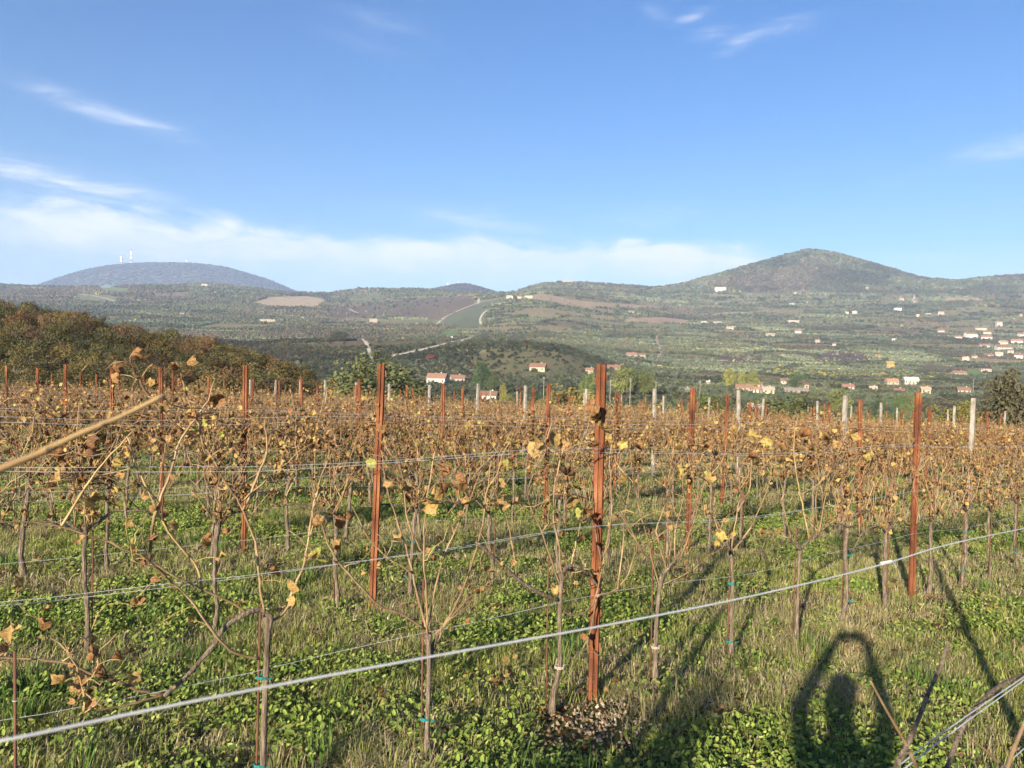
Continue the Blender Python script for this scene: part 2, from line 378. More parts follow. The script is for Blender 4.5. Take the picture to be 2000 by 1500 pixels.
# fields and meadows among the woods: outline, soil or sward colour, share of trees left standing
FIELDS = [
    ([(862, 634), (870, 622), (900, 603), (935, 592), (975, 586), (945, 600), (938, 620), (935, 642), (900, 642)], (0.105, 0.115, 0.06), 0.0),
    ([(490, 592), (530, 579), (600, 578), (640, 586), (620, 601), (530, 600)], (0.36, 0.27, 0.17), 0.0),
    ([(640, 602), (760, 588), (925, 577), (925, 600), (860, 624), (760, 618), (650, 622)], (0.125, 0.092, 0.062), 0.06),
    ([(1216, 630), (1222, 621), (1290, 619), (1345, 625), (1340, 632)], (0.30, 0.20, 0.135), 0.0),
    ([(1230, 632), (1340, 633), (1320, 642), (1240, 642)], (0.16, 0.165, 0.07), 0.05),
    ([(1005, 580), (1060, 573), (1130, 587), (1270, 597), (1290, 604), (1150, 600)], (0.27, 0.20, 0.13), 0.03),
    ([(905, 697), (960, 683), (1010, 681), (1100, 690), (1215, 722), (1150, 738), (1000, 738), (930, 722)], (0.125, 0.11, 0.055), 0.22),
    ([(560, 672), (720, 664), (880, 668), (930, 660), (900, 672), (760, 676), (640, 678)], (0.12, 0.09, 0.05), 0.05),
    ([(855, 655), (865, 646), (905, 646), (890, 655)], (0.13, 0.17, 0.055), 0.0),
    ([(375, 640), (420, 632), (520, 633), (560, 637), (450, 643)], (0.19, 0.16, 0.085), 0.0),
    ([(560, 640), (640, 632), (850, 622), (860, 630), (700, 642)], (0.15, 0.155, 0.065), 0.12),
    ([(1840, 588), (1850, 581), (1910, 582), (1925, 588)], (0.34, 0.26, 0.15), 0.0),
    ([(1885, 600), (1900, 597), (1960, 604), (1955, 610), (1900, 607)], (0.2, 0.18, 0.08), 0.0),
    ([(1585, 700), (1620, 686), (1690, 690), (1700, 706), (1600, 708)], (0.115, 0.075, 0.058), 0.1),
    ([(1400, 700), (1420, 686), (1490, 690), (1490, 708), (1410, 712)], (0.125, 0.08, 0.06), 0.15),
    ([(1790, 722), (1810, 713), (1890, 718), (1890, 726)], (0.13, 0.10, 0.06), 0.0),
    ([(1880, 735), (1890, 722), (1920, 726), (1915, 736)], (0.12, 0.19, 0.06), 0.0),
    ([(135, 588), (150, 573), (230, 580), (228, 592)], (0.17, 0.165, 0.085), 0.02),
    ([(190, 560), (250, 562), (250, 572), (200, 571)], (0.14, 0.18, 0.07), 0.0),
    ([(300, 572), (370, 570), (370, 580), (300, 582)], (0.17, 0.13, 0.09), 0.05),
    ([(1205, 782), (1330, 782), (1340, 800), (1240, 812)], (0.12, 0.165, 0.055), 0.15),
    ([(1120, 762), (1420, 764), (1420, 772), (1120, 772)], (0.11, 0.12, 0.05), 0.1),
    ([(1450, 760), (1560, 765), (1550, 790), (1440, 785)], (0.10, 0.13, 0.05), 0.3),
    ([(1690, 775), (1760, 770), (1800, 800), (1700, 805)], (0.11, 0.16, 0.05), 0.3),
    ([(1150, 738), (1200, 735), (1260, 756), (1160, 762)], (0.12, 0.13, 0.06), 0.2),
    ([(660, 590), (700, 582), (735, 590), (700, 600)], (0.15, 0.14, 0.07), 0.1),
]
def field_of(px, py):
    idx = np.full(np.shape(px), -1)
    for i, (poly, c, k) in enumerate(FIELDS): idx[in_poly(px, py, poly)] = i
    return idx

# one ground sheet from the photographer's feet to the horizon
th = np.concatenate([np.radians(np.linspace(-47, 47, 880)), np.radians(np.linspace(49, 311, 66))])
rr = np.concatenate([np.linspace(0.35, 12, 90), np.geomspace(12.15, 60, 60), np.geomspace(62, 9500, 230)])
T, R = np.meshgrid(th, rr)
X = R * np.sin(T); Yg = R * np.cos(T); Z = ground(X, Yg)
nr, nth = T.shape
V = np.stack([X, Yg, Z], -1).reshape(-1, 3)
V = np.concatenate([[[0, 0, gz(0, 0.01)]], V])
ii = np.arange(nr - 1)[:, None] * nth; jj = np.arange(nth)[None, :]; j2 = (jj + 1) % nth
quads = np.stack([ii + jj, ii + j2, ii + nth + j2, ii + nth + jj], -1).reshape(-1, 4) + 1
faces = quads[:, ::-1].tolist() + [(0, 1 + (j + 1) % nth, 1 + j) for j in range(nth)]
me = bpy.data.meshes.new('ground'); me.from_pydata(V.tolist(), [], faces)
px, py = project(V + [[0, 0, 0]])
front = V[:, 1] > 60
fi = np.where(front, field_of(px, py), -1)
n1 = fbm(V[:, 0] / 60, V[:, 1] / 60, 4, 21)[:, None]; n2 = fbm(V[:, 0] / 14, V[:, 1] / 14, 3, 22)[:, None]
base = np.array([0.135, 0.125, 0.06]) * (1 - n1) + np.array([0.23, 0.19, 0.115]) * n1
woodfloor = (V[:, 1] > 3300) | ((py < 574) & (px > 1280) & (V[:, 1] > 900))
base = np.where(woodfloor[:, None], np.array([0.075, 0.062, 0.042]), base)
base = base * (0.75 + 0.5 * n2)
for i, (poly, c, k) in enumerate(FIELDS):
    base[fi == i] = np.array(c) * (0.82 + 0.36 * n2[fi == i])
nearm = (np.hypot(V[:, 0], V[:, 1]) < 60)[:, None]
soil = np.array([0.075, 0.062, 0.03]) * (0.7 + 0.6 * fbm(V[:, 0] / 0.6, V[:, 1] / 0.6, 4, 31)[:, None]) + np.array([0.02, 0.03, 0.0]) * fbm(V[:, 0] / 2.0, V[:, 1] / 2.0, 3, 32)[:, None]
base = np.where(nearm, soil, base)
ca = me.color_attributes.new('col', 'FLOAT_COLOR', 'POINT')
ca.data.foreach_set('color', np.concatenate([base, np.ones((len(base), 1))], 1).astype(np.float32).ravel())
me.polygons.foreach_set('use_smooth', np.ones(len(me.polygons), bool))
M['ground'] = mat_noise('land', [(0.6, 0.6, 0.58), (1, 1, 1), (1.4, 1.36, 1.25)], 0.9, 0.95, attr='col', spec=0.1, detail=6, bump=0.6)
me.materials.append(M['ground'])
tag(link('ground', me), kind='structure')

# ------------------------------------------------------------------ scattering on points (grass, woods): instances of a few small meshes
def scatter(name, P, rot, scl, idx, col, sources, label, cat, tilt=None):
    c = bpy.data.collections.new(name + '_pieces')
    for s in sources: c.objects.link(s)
    me = bpy.data.meshes.new(name); me.from_pydata(np.asarray(P).tolist(), [], [])
    n = len(P)
    a = me.attributes.new('rotv', 'FLOAT_VECTOR', 'POINT')
    rv = np.zeros((n, 3), np.float32); rv[:, 2] = rot
    if tilt is not None: rv[:, 0] = tilt[:, 0]; rv[:, 1] = tilt[:, 1]
    a.data.foreach_set('vector', rv.ravel())
    a = me.attributes.new('sclv', 'FLOAT_VECTOR', 'POINT'); s3 = np.asarray(scl, np.float32)
    if s3.ndim == 1: s3 = np.repeat(s3[:, None], 3, 1)
    a.data.foreach_set('vector', s3.ravel())
    a = me.attributes.new('pick', 'INT', 'POINT'); a.data.foreach_set('value', np.asarray(idx, np.int32))
    a = me.attributes.new('tcol', 'FLOAT_COLOR', 'POINT')
    a.data.foreach_set('color', np.concatenate([np.asarray(col), np.ones((n, 1))], 1).astype(np.float32).ravel())
    o = link(name, me)
    t = bpy.data.node_groups.new(name + '_scatter', 'GeometryNodeTree')
    t.interface.new_socket('Geometry', in_out='INPUT', socket_type='NodeSocketGeometry')
    t.interface.new_socket('Geometry', in_out='OUTPUT', socket_type='NodeSocketGeometry')
    gi = t.nodes.new('NodeGroupInput'); go = t.nodes.new('NodeGroupOutput')
    ip = t.nodes.new('GeometryNodeInstanceOnPoints'); ci = t.nodes.new('GeometryNodeCollectionInfo')
    ci.inputs['Collection'].default_value = c; ci.inputs['Separate Children'].default_value = True; ci.inputs['Reset Children'].default_value = True
    def at(nm, ty):
        q = t.nodes.new('GeometryNodeInputNamedAttribute'); q.data_type = ty; q.inputs['Name'].default_value = nm
        return [s for s in q.outputs if s.enabled and s.name == 'Attribute'][0]
    L = t.links
    L.new(gi.outputs[0], ip.inputs['Points']); L.new(ci.outputs[0], ip.inputs['Instance']); ip.inputs['Pick Instance'].default_value = True
    L.new(at('pick', 'INT'), ip.inputs['Instance Index'])
    er = t.nodes.new('FunctionNodeEulerToRotation'); L.new(at('rotv', 'FLOAT_VECTOR'), er.inputs[0]); L.new(er.outputs[0], ip.inputs['Rotation'])
    L.new(at('sclv', 'FLOAT_VECTOR'), ip.inputs['Scale'])
    L.new(ip.outputs[0], go.inputs[0])
    md = o.modifiers.new('scatter', 'NODES'); md.node_group = t
    return tag(o, label, cat, kind='stuff')

# ------------------------------------------------------------------ leafy crowns
def crown_mesh(name, rng, n_cl, leaves, rx, rz, lsize, mat, squash=0.8, hole=0.25, core=True):
    """Crown of clumps of small leaf faces around (0,0,0): uneven outline with gaps."""
    vs, fs = [], []
    cen = []
    for i in range(n_cl):
        d = rng.normal(size=3); d /= np.linalg.norm(d); q = rng.uniform(0.35, 1.0) ** 0.6
        p = d * q * np.array([rx, rx, rz]) * rng.uniform(0.75, 1.05)
        if p[2] < -rz * squash: p[2] = -rz * squash * rng.uniform(0.5, 1)
        cen.append(p)
    k = 0
    for p in cen:
        cr = rng.uniform(0.22, 0.42) * rx
        m = int(leaves * rng.uniform(0.6, 1.4))
        for _ in range(m):
            d = rng.normal(size=3); d /= np.linalg.norm(d)
            c = p + d * cr * rng.uniform(0.4, 1.0) ** 0.5 * np.array([1, 1, 0.75])
            nrm = d * 0.6 + rng.normal(size=3) * 0.6 + np.array([0, 0, 0.3]); nrm /= np.linalg.norm(nrm)
            a = np.cross(nrm, rng.normal(size=3)); a /= np.linalg.norm(a); b = np.cross(nrm, a)
            s = lsize * rng.uniform(0.6, 1.3)
            vs += [c - a * s, c - b * s * 0.6, c + a * s, c + b * s * 0.6]
            fs.append((k, k + 1, k + 2, k + 3)); k += 4
    me = bpy.data.meshes.new(name); me.from_pydata(np.array(vs).tolist(), [], fs); me.materials.append(M[mat])
    return me
def lump_mesh(name, rng, sub, rx, rz, mat, amp=0.35):
    """Closed lumpy crown for trees a few pixels across."""
    import bmesh
    bm = bmesh.new(); bmesh.ops.create_icosphere(bm, subdivisions=sub, radius=1)
    off = rng.uniform(0, 50, 3)
    for v in bm.verts:
        d = v.co.normalized()
        f = 0
        for q, fr in ((1.0, 1.7), (0.7, 3.4)):
            f += q * (math.sin(d.x * fr * 2 + off[0]) * math.sin(d.y * fr * 2.3 + off[1]) + math.sin(d.z * fr * 2.1 + off[2]) * math.cos(d.x * fr * 1.7 + off[1]))
        k = 1 + amp * 0.55 * f + rng.uniform(-0.16, 0.16)
        v.co = Vector((d.x * rx * k, d.y * rx * k, d.z * rz * k + rz * 0.75))
    me = bpy.data.meshes.new(name); bm.to_mesh(me); bm.free(); me.materials.append(M[mat])
    return me
def src(name, me): return bpy.data.objects.new(name, me)

ROADS = [  # picture line (first point carries the least depth), width in metres
    ([(707, 662, 400), (714, 668), (720, 680), (722, 692), (726, 702)], 3.2),
    ([(766, 696, 400), (810, 687), (850, 677), (880, 669), (925, 659)], 3.6),
    ([(853, 634, 1000), (868, 620), (895, 607), (920, 597), (940, 590), (985, 582)], 4.7),
    ([(952, 606, 1000), (944, 612), (937, 624), (940, 636)], 4.3),
    ([(1284, 655, 800), (1282, 664), (1288, 678), (1290, 690), (1282, 705), (1272, 712)], 3.2),
    ([(681, 603, 1000), (690, 608), (700, 612)], 5.0),
    ([(1192, 752, 300), (1215, 755), (1240, 757), (1262, 757)], 2.5),
    ([(1050, 757, 250), (1080, 757), (1105, 757)], 1.4),
    ([(150, 574, 1500), (195, 580), (225, 588)], 6.5),
    ([(1782, 591, 1500), (1785, 583), (1787, 577)], 5.0),
    ([(932, 594, 1500), (935, 588), (934, 582)], 6.5),
]
# ------------------------------------------------------------------ woods, groves and thickets on the hills
rng = np.random.default_rng(5)
PAL = {
    'brown': [(0.102, 0.083, 0.050), (0.084, 0.070, 0.048), (0.115, 0.092, 0.052), (0.075, 0.066, 0.044)],
    'green': [(0.066, 0.074, 0.034), (0.052, 0.064, 0.031), (0.085, 0.090, 0.04), (0.074, 0.072, 0.04)],
    'olive': [(0.098, 0.110, 0.064), (0.083, 0.097, 0.056), (0.115, 0.126, 0.074), (0.068, 0.082, 0.046)],
    'yellow': [(0.20, 0.19, 0.045), (0.17, 0.18, 0.05), (0.22, 0.17, 0.05)],
    'vine': [(0.115, 0.092, 0.055), (0.13, 0.10, 0.06), (0.105, 0.092, 0.052)],
    'russet': [(0.13, 0.07, 0.045), (0.11, 0.06, 0.04)],
}
def tone(kind, rng): 
    c = PAL[kind]; return np.array(c[rng.integers(len(c))]) * rng.uniform(0.75, 1.25)
Yc = 175.0
pts = []
while Yc < 6300:
    s = max(3.4, Yc / 360.0 * 1.15)
    if Yc > 3400: s *= 1.6
    half = 0.80 * Yc
    n = int(2 * half / s)
    xs = (np.arange(n) + rng.uniform(-0.45, 0.45, n)) * s - half
    pts.append(np.stack([xs, Yc + rng.uniform(-0.45, 0.45, n) * s, np.full(n, s)], 1))
    Yc += s * (1.0 if Yc < 1500 else 1.15)
pts = np.concatenate(pts)
zz = ground(pts[:, 0], pts[:, 1])
# drop what lies far behind a nearer ridge
ucol = np.clip(((pts[:, 0] / pts[:, 1] + 0.85) / 1.7 * 500).astype(int), 0, 499)
el_ = (zz + 9 - EYE) / pts[:, 1]
order = np.argsort(pts[:, 1]); hor = np.full(500, -9.0)
gy = np.geomspace(30, 6300, 900); gu = np.linspace(-0.85, 0.85, 500)
GE = (ground((gu[None, :] * gy[:, None]).ravel(), np.repeat(gy, 500)).reshape(900, 500) - EYE) / gy[:, None]
GM = np.maximum.accumulate(GE, axis=0)
yi = np.clip(np.searchsorted(gy, pts[:, 1] * 0.93) - 1, 0, 899)
vis = el_ > GM[yi, ucol] - 0.0015
pts = pts[vis]; zz = zz[vis]
P3 = np.stack([pts[:, 0], pts[:, 1], zz], 1)
px, py = project(P3)
fi = field_of(px, py)
n_big = fbm(P3[:, 0] / 160, P3[:, 1] / 160, 4, 41); n_sm = fbm(P3[:, 0] / 40, P3[:, 1] / 40, 3, 42); n_x = fbm(P3[:, 0] / 300 + 9, P3[:, 1] / 300, 3, 43)
# where woods rule: the steep tops, the far mountain, the valley folds; groves elsewhere
wood = 0.42 + 0 * n_big
wood = np.where(P3[:, 1] > 3300, 1.0, wood)
wood = np.where((py < 572) & (px > 1280), 0.98, wood)
wood = np.where((px < 640) & (py < 660) & (P3[:, 1] > 900), 0.72, wood)
wood = np.where((px > 1000) & (px < 1240) & (py > 655) & (py < 712) & (P3[:, 1] > 700), 0.75, wood)
wood = np.where((px > 600) & (px < 870) & (py > 635) & (py < 662), 0.95, wood)
wood = np.where((P3[:, 1] > 380) & (P3[:, 1] < 740) & (px < 1200), 0.8, wood)
wood = np.where((px > 950) & (px < 1200) & (py > 590) & (py < 650), 0.15, wood)
wood = np.where((px > 1480) & (py > 580) & (py < 690), 0.3, wood)
gx_ = P3[:, 0] / 130.0; gy_ = P3[:, 1] / 75.0; best = np.full(len(P3), 9e9); second = best.copy(); cell = np.zeros(len(P3), int)
def hsh(a, b, k): return vnoise(a * 1.0, b * 1.0, k)
for dx in (-1, 0, 1):
    for dy in (-1, 0, 1):
        cxi = np.floor(gx_) + dx; cyi = np.floor(gy_) + dy
        d2 = (cxi + hsh(cxi, cyi, 301) - gx_) ** 2 + (cyi + hsh(cxi, cyi, 302) - gy_) ** 2
        nid = ((cxi.astype(np.int64) * 7919 + cyi.astype(np.int64) * 104729) % 2600).astype(int)
        b_ = d2 < best; second = np.where(b_, best, np.minimum(second, d2)); best = np.where(b_, d2, best); cell = np.where(b_, nid, cell)
cu = rng.uniform(size=2600); ct = rng.uniform(0.62, 1.35, 2600); ck = rng.uniform(size=2600)
hedge = (np.sqrt(second) - np.sqrt(best) < 0.075) & (P3[:, 1] < 3300) & (vnoise(gx_ * 1.7, gy_ * 1.7, 88) > 0.35)
is_wood = (cu[cell] * 0.6 + n_sm * 0.4) < wood
is_wood |= hedge
N_ = len(P3); u1 = rng.uniform(size=N_); S_ = pts[:, 2]; Y_ = P3[:, 1]; CK = ck[cell]
U = rng.uniform(size=(8, N_))
share = np.array([f[2] for f in FIELDS] + [1.0])[fi]
keep = u1 <= share
zrow = np.mod(P3[:, 2] + 1.5 * n_sm, 3.6)
KINDS = list(PAL); kid = np.zeros(N_, int); w_ = np.zeros(N_); h_ = np.zeros(N_)
a_ = n_x + (U[0] - 0.5) * 0.32
thr = np.where(Y_ > 3300, 0.38, np.where((px > 1280) & (py < 572), 0.45, 0.52))
kw = np.where(a_ > thr, 0, np.where((a_ > 0.28) | (Y_ > 3300), 1, 2))
kw = np.where(U[1] < np.where((CK > 0.93) & (py > 575) & (Y_ < 2500), 0.3, 0.006), 3, kw); kw = np.where(U[2] < 0.012, 5, kw)
kw = np.where(hedge, 1, kw)
ww = S_ * (0.50 + 0.62 * U[3] ** 1.6); hw_ = ww * (0.7 + 0.45 * U[4])
vine_ = (CK < 0.18) & (Y_ > 500); mead = (CK >= 0.18) & (CK < 0.36) & (Y_ > 500)
ko = np.full(N_, 2); wo_ = S_ * (0.32 + 0.30 * U[3]); ho = wo_ * (0.75 + 0.25 * U[4])
big = U[5] < 0.10; ko = np.where(big, 1, ko); wo_ = np.where(big, wo_ * 1.3, wo_); ho = np.where(big, ho * 1.8, ho)
yl = (U[5] > 0.975); ko = np.where(yl, 3, ko); wo_ = np.where(yl, wo_ * 1.2, wo_)
ko = np.where(mead, 1, ko); wo_ = np.where(mead, S_ * 0.6, wo_)
ko = np.where(vine_, 4, ko); wo_ = np.where(vine_, S_ * 0.5, wo_); ho = np.where(vine_, S_ * 0.22, ho)
keep &= np.where(is_wood, U[6] > 0.06, np.where(mead, U[6] > 0.9, vine_ | ~((zrow > 2.2) & (Y_ > 600))))
kid = np.where(is_wood, kw, ko); w_ = np.where(is_wood, ww, wo_); h_ = np.where(is_wood, hw_, ho)
TAB = np.zeros((len(KINDS), 4, 3))
for a, kn in enumerate(KINDS):
    for b_ in range(4): TAB[a, b_] = PAL[kn][b_ % len(PAL[kn])]
kindc = TAB[np.where(Y_ > 3300, 0, kid), np.where(Y_ > 3300, 1, rng.integers(4, size=N_))] * np.where(Y_ < 3300, 0.82 + 0.36 * U[7], 1.0)[:, None] * (1.24 * np.where(hedge, 0.62, np.where(is_wood, 0.80, 1.08)) * (0.72 + 0.56 * n_big) * np.where(Y_ < 3300, ct[cell], 0.58))[:, None]
w_ = np.where(Y_ > 3300, S_ * 0.95, w_); h_ = np.where(Y_ > 3300, S_ * 0.42, h_)
scl = np.stack([w_, w_, h_], 1); pick = rng.integers(4, size=N_)
# nothing grows on the tracks or over the house fronts
for rp_, wd_ in ROADS:
    for (xa, ya), (xb, yb) in zip([q[:2] for q in rp_[:-1]], [q[:2] for q in rp_[1:]]):
        dx, dy = xb - xa, yb - ya; tt = np.clip(((px - xa) * dx + (py - ya) * dy) / (dx * dx + dy * dy), 0, 1)
        keep &= (np.hypot(px - xa - tt * dx, (py - ya - tt * dy) * 1.3) > 2.6 + 2.2 * U[6]) | (Y_ < rp_[0][2])
# the brown vineyard slope of the middle hill: low rows
sel = keep & (scl[:, 0] > 0)
mid = sel & (P3[:, 1] < 760)
far = sel & ~mid
srcs = [src('crown_a%d' % i, lump_mesh('crown_lump', np.random.default_rng(60 + i), 2, 0.62, 0.62, 'far_leaf')) for i in range(4)]
PF = P3[far]; PF[:, 2] -= 0.12 * scl[far, 0]
scatter('hillside_trees', PF, rng.uniform(0, 6.28, far.sum()), scl[far], pick[far], kindc[far], srcs, 'mass of distant trees and olive groves covering the hills', 'trees')
srcs = [src('crown_b%d' % i, crown_mesh('crown_leafy', np.random.default_rng(80 + i), 16, 22, 0.52, 0.46, 0.10, 'far_leaf')) for i in range(4)]
PM = P3[mid]; PM[:, 2] += 0.30 * scl[mid, 2]
scatter('valley_thicket', PM, rng.uniform(0, 6.28, mid.sum()), scl[mid] * 1.15, pick[mid], kindc[mid], srcs, 'thicket of shrubs and small trees on the valley slopes', 'trees')

# ------------------------------------------------------------------ trees one can tell apart
def make_tree(name, variant):
    r = np.random.default_rng(200 + variant)
    root = empty(name, (0, 0, 0))
    b = MB(); hgt = 1.0
    tp = [(0, 0, -0.06), (r.uniform(-.02, .02), r.uniform(-.02, .02), 0.18), (r.uniform(-.05, .05), r.uniform(-.05, .05), 0.42), (r.uniform(-.08, .08), r.uniform(-.08, .08), 0.68)]
    b.tube(tp, [0.035, 0.028, 0.02, 0.008], 6)
    for _ in range(7):
        z0 = r.uniform(0.18, 0.5); a = r.uniform(0, 6.28); L = r.uniform(0.25, 0.4)
        p0 = np.array([tp[1][0], tp[1][1], z0]); p1 = p0 + np.array([math.cos(a) * L * .5, math.sin(a) * L * .5, L * .45]); p2 = p0 + np.array([math.cos(a) * L, math.sin(a) * L, L * 1.0])
        b.tube([p0, p1, p2], [0.014, 0.009, 0.003], 4)
    b.build('trunk', 'trunk', root)
    me = crown_mesh('crown', r, 70, 46, 0.44, 0.44, 0.024, 'tree_leaf', 0.9)
    link('crown', me, root, (0, 0, 0.52))
    return root
TREES = [make_tree('autumn_tree', i) for i in range(5)]
used = [False] * 5
tree_log = []
def tree(variant, loc, w, h, col, label, group, rz, name='autumn_tree', cat='tree'):
    if used[variant]: t = copy_tree(TREES[variant])
    else: t = TREES[variant]; used[variant] = True
    t.name = name
    t.location = loc; t.scale = (w, w, h); t.rotation_euler = (0, 0, rz)
    for ch in t.children: ch.color = (*[min(1, v * (1.0 if group else 1.45)) for v in col], 1)
    return tag(t, label, cat, group)
# the wooded bank on the left
rng = np.random.default_rng(17)
bank_pts = []
cands = []
for _ in range(9000):
    Y = rng.uniform(80, 176); u = rng.uniform(-0.76, -0.10)
    cands.append((u * Y, Y))
cx = np.array(cands); cz = ground(cx[:, 0], cx[:, 1])
cpx, cpy = project(np.stack([cx[:, 0], cx[:, 1], cz], 1))
for (x, y), z, qx, qy in zip(cands, cz, cpx, cpy):
    lim = 560 + 170 * smooth(np.array(y), 120, 70)
    if qx > lim + rng.uniform(-40, 40): continue
    if any((x - a) ** 2 + (y - b) ** 2 < (2.9 + 0.008 * y) ** 2 for a, b, *_ in bank_pts): continue
    bank_pts.append((x, y, z, qx, qy))
bank_pts.sort(key=lambda p: p[3])
bank_pts = bank_pts[:300]
BP = [(0.15, 0.108, 0.055), (0.125, 0.09, 0.05), (0.115, 0.105, 0.045), (0.15, 0.125, 0.05), (0.09, 0.09, 0.04), (0.115, 0.085, 0.052), (0.15, 0.095, 0.048), (0.065, 0.07, 0.032)]
BN = ['light brown', 'brown', 'olive green', 'yellowish brown', 'green', 'dull brown', 'rust brown', 'dark green']
for i, (x, y, z, qx, qy) in enumerate(bank_pts):
    c = rng.integers(8) if rng.uniform() > 0.3 else int(np.clip(fbm(np.array([x / 25]), np.array([y / 25]), 3, 71)[0] * 10 - 1, 0, 7))
    k = rng.uniform(0.6, 1.3)
    w = rng.uniform(3.9, 6.2); h = rng.uniform(3.4, 5.8) * (0.75 if y < 100 else 1)
    tree(int(rng.integers(5)), (x, y, z), w, h, tuple(np.array(BP[c]) * k * np.array([1.26, 1.18, 1.05])), '%s tree, %s from the left in the wood behind the vineyard' % (BN[c], ordinal(i + 1)),
         'trees of the wooded bank', rng.uniform(0, 6.28))
# single trees and bushes beyond the vines: base column, crown centre row, width px, height px, depth, colour, words
SOLO = [
    (742, 790, 170, 105, 46, (0.11, 0.12, 0.05), 'round green brown tree behind the vines left of the tall rusty post', 'leafy_tree'),
    (660, 792, 80, 60, 48, (0.10, 0.105, 0.048), 'low green bush beside the round tree behind the vines', 'leafy_tree'),
    (820, 790, 60, 50, 50, (0.085, 0.10, 0.045), 'small dark bush right of the round tree behind the vines', 'leafy_tree'),
    (1105, 832, 120, 85, 42, (0.19, 0.155, 0.05), 'yellowish bush just left of the nearest rusty post', 'yellow_bush'),
    (1375, 838, 90, 75, 44, (0.095, 0.12, 0.042), 'dark green bush behind the rusty post right of centre', 'leafy_bush'),
    (1545, 850, 150, 85, 42, (0.085, 0.095, 0.036), 'wide dark green bush between two pale concrete posts', 'leafy_bush'),
    (1470, 852, 80, 70, 40, (0.12, 0.085, 0.045), 'brown bush left of the wide dark green bush', 'leafy_bush'),
    (1880, 855, 90, 75, 44, (0.17, 0.15, 0.045), 'yellow green shrub left of the tall pale post at the far side', 'yellow_bush'),
    (1985, 850, 110, 150, 40, (0.095, 0.085, 0.048), 'tall dull olive-brown tree at the picture edge behind the vines', 'bare_tree'),
    (1730, 860, 80, 60, 46, (0.10, 0.115, 0.045), 'low green bush behind the second row of rusty posts', 'leafy_bush'),
    (1240, 840, 100, 60, 46, (0.15, 0.10, 0.05), 'russet brown bush behind the vines right of the nearest post', 'leafy_bush'),
    (940, 738, 34, 40, 400, (0.055, 0.085, 0.03), 'round dark green pine above the small white house', 'leafy_tree'),
    (962, 752, 22, 30, 380, (0.075, 0.09, 0.03), 'green tree under the round pine above the small white house', 'leafy_tree'),
    (990, 790, 30, 22, 320, (0.21, 0.21, 0.055), 'bright yellow green bush right of the small white house', 'yellow_bush'),
    (983, 768, 16, 22, 350, (0.24, 0.21, 0.05), 'small yellow tree above the yellow green bush', 'yellow_bush'),
    (1150, 755, 36, 34, 380, (0.12, 0.15, 0.045), 'light green tree below the small house behind the tall post', 'leafy_tree'),
    (1215, 752, 50, 42, 390, (0.15, 0.16, 0.045), 'yellowish tree below the red roof right of the tall post', 'leafy_tree'),
    (1245, 748, 46, 34, 400, (0.09, 0.11, 0.04), 'green tree right of the yellowish tree below the red roof', 'leafy_tree'),
    (1262, 756, 40, 36, 395, (0.13, 0.14, 0.04), 'pale green tree beside the white road bend', 'leafy_tree'),
    (1425, 742, 24, 26, 520, (0.23, 0.22, 0.05), 'bright yellow tree above the long farm roof', 'yellow_bush'),
    (1450, 744, 20, 22, 520, (0.2, 0.2, 0.05), 'yellow tree right of the bright yellow tree above the farm', 'yellow_bush'),
    (1472, 744, 24, 24, 520, (0.19, 0.2, 0.05), 'third yellow tree in line above the farm', 'yellow_bush'),
    (1555, 752, 40, 26, 500, (0.085, 0.12, 0.045), 'green tree in front of the cream house with dark roof', 'leafy_tree'),
    (1640, 782, 44, 30, 300, (0.14, 0.15, 0.045), 'light green tree above the tall pale post', 'leafy_tree'),
    (1755, 792, 24, 26, 260, (0.10, 0.14, 0.045), 'small light green tree left of the wide rusty post', 'leafy_tree'),
    (1775, 792, 24, 28, 255, (0.11, 0.13, 0.045), 'small light green tree touching the wide rusty post', 'leafy_tree'),
    (1715, 806, 34, 30, 230, (0.06, 0.08, 0.04), 'round dark green shrub below the small light green trees', 'leafy_bush'),
    (1738, 812, 32, 26, 225, (0.075, 0.095, 0.06), 'round grey green shrub beside the round dark shrub', 'leafy_bush'),
    (840, 716, 18, 10, 560, (0.28, 0.06, 0.05), 'red leaved bush on the brown hill above the long white house', 'red_bush'),
    (663, 666, 34, 16, 660, (0.06, 0.07, 0.035), 'dark round tree on the crest of the middle hill', 'leafy_tree'),
]
for i, (bx, by, wp, hp, D, c, lab, nm) in enumerate(SOLO):
    r = ray(bx, by); x = r[0] / r[1] * D
    z = gz(x, D); ztop = EYE + ray(bx, by - hp)[2] / ray(bx, by - hp)[1] * D
    w = wp / F * D / 0.86; h = max(ztop - z, w * 0.55)
    cat = 'bush' if 'bush' in nm else 'tree'
    tree(i % 5, (x, D, z), w, h, c, lab, None, rng.uniform(0, 6.28), nm, cat)

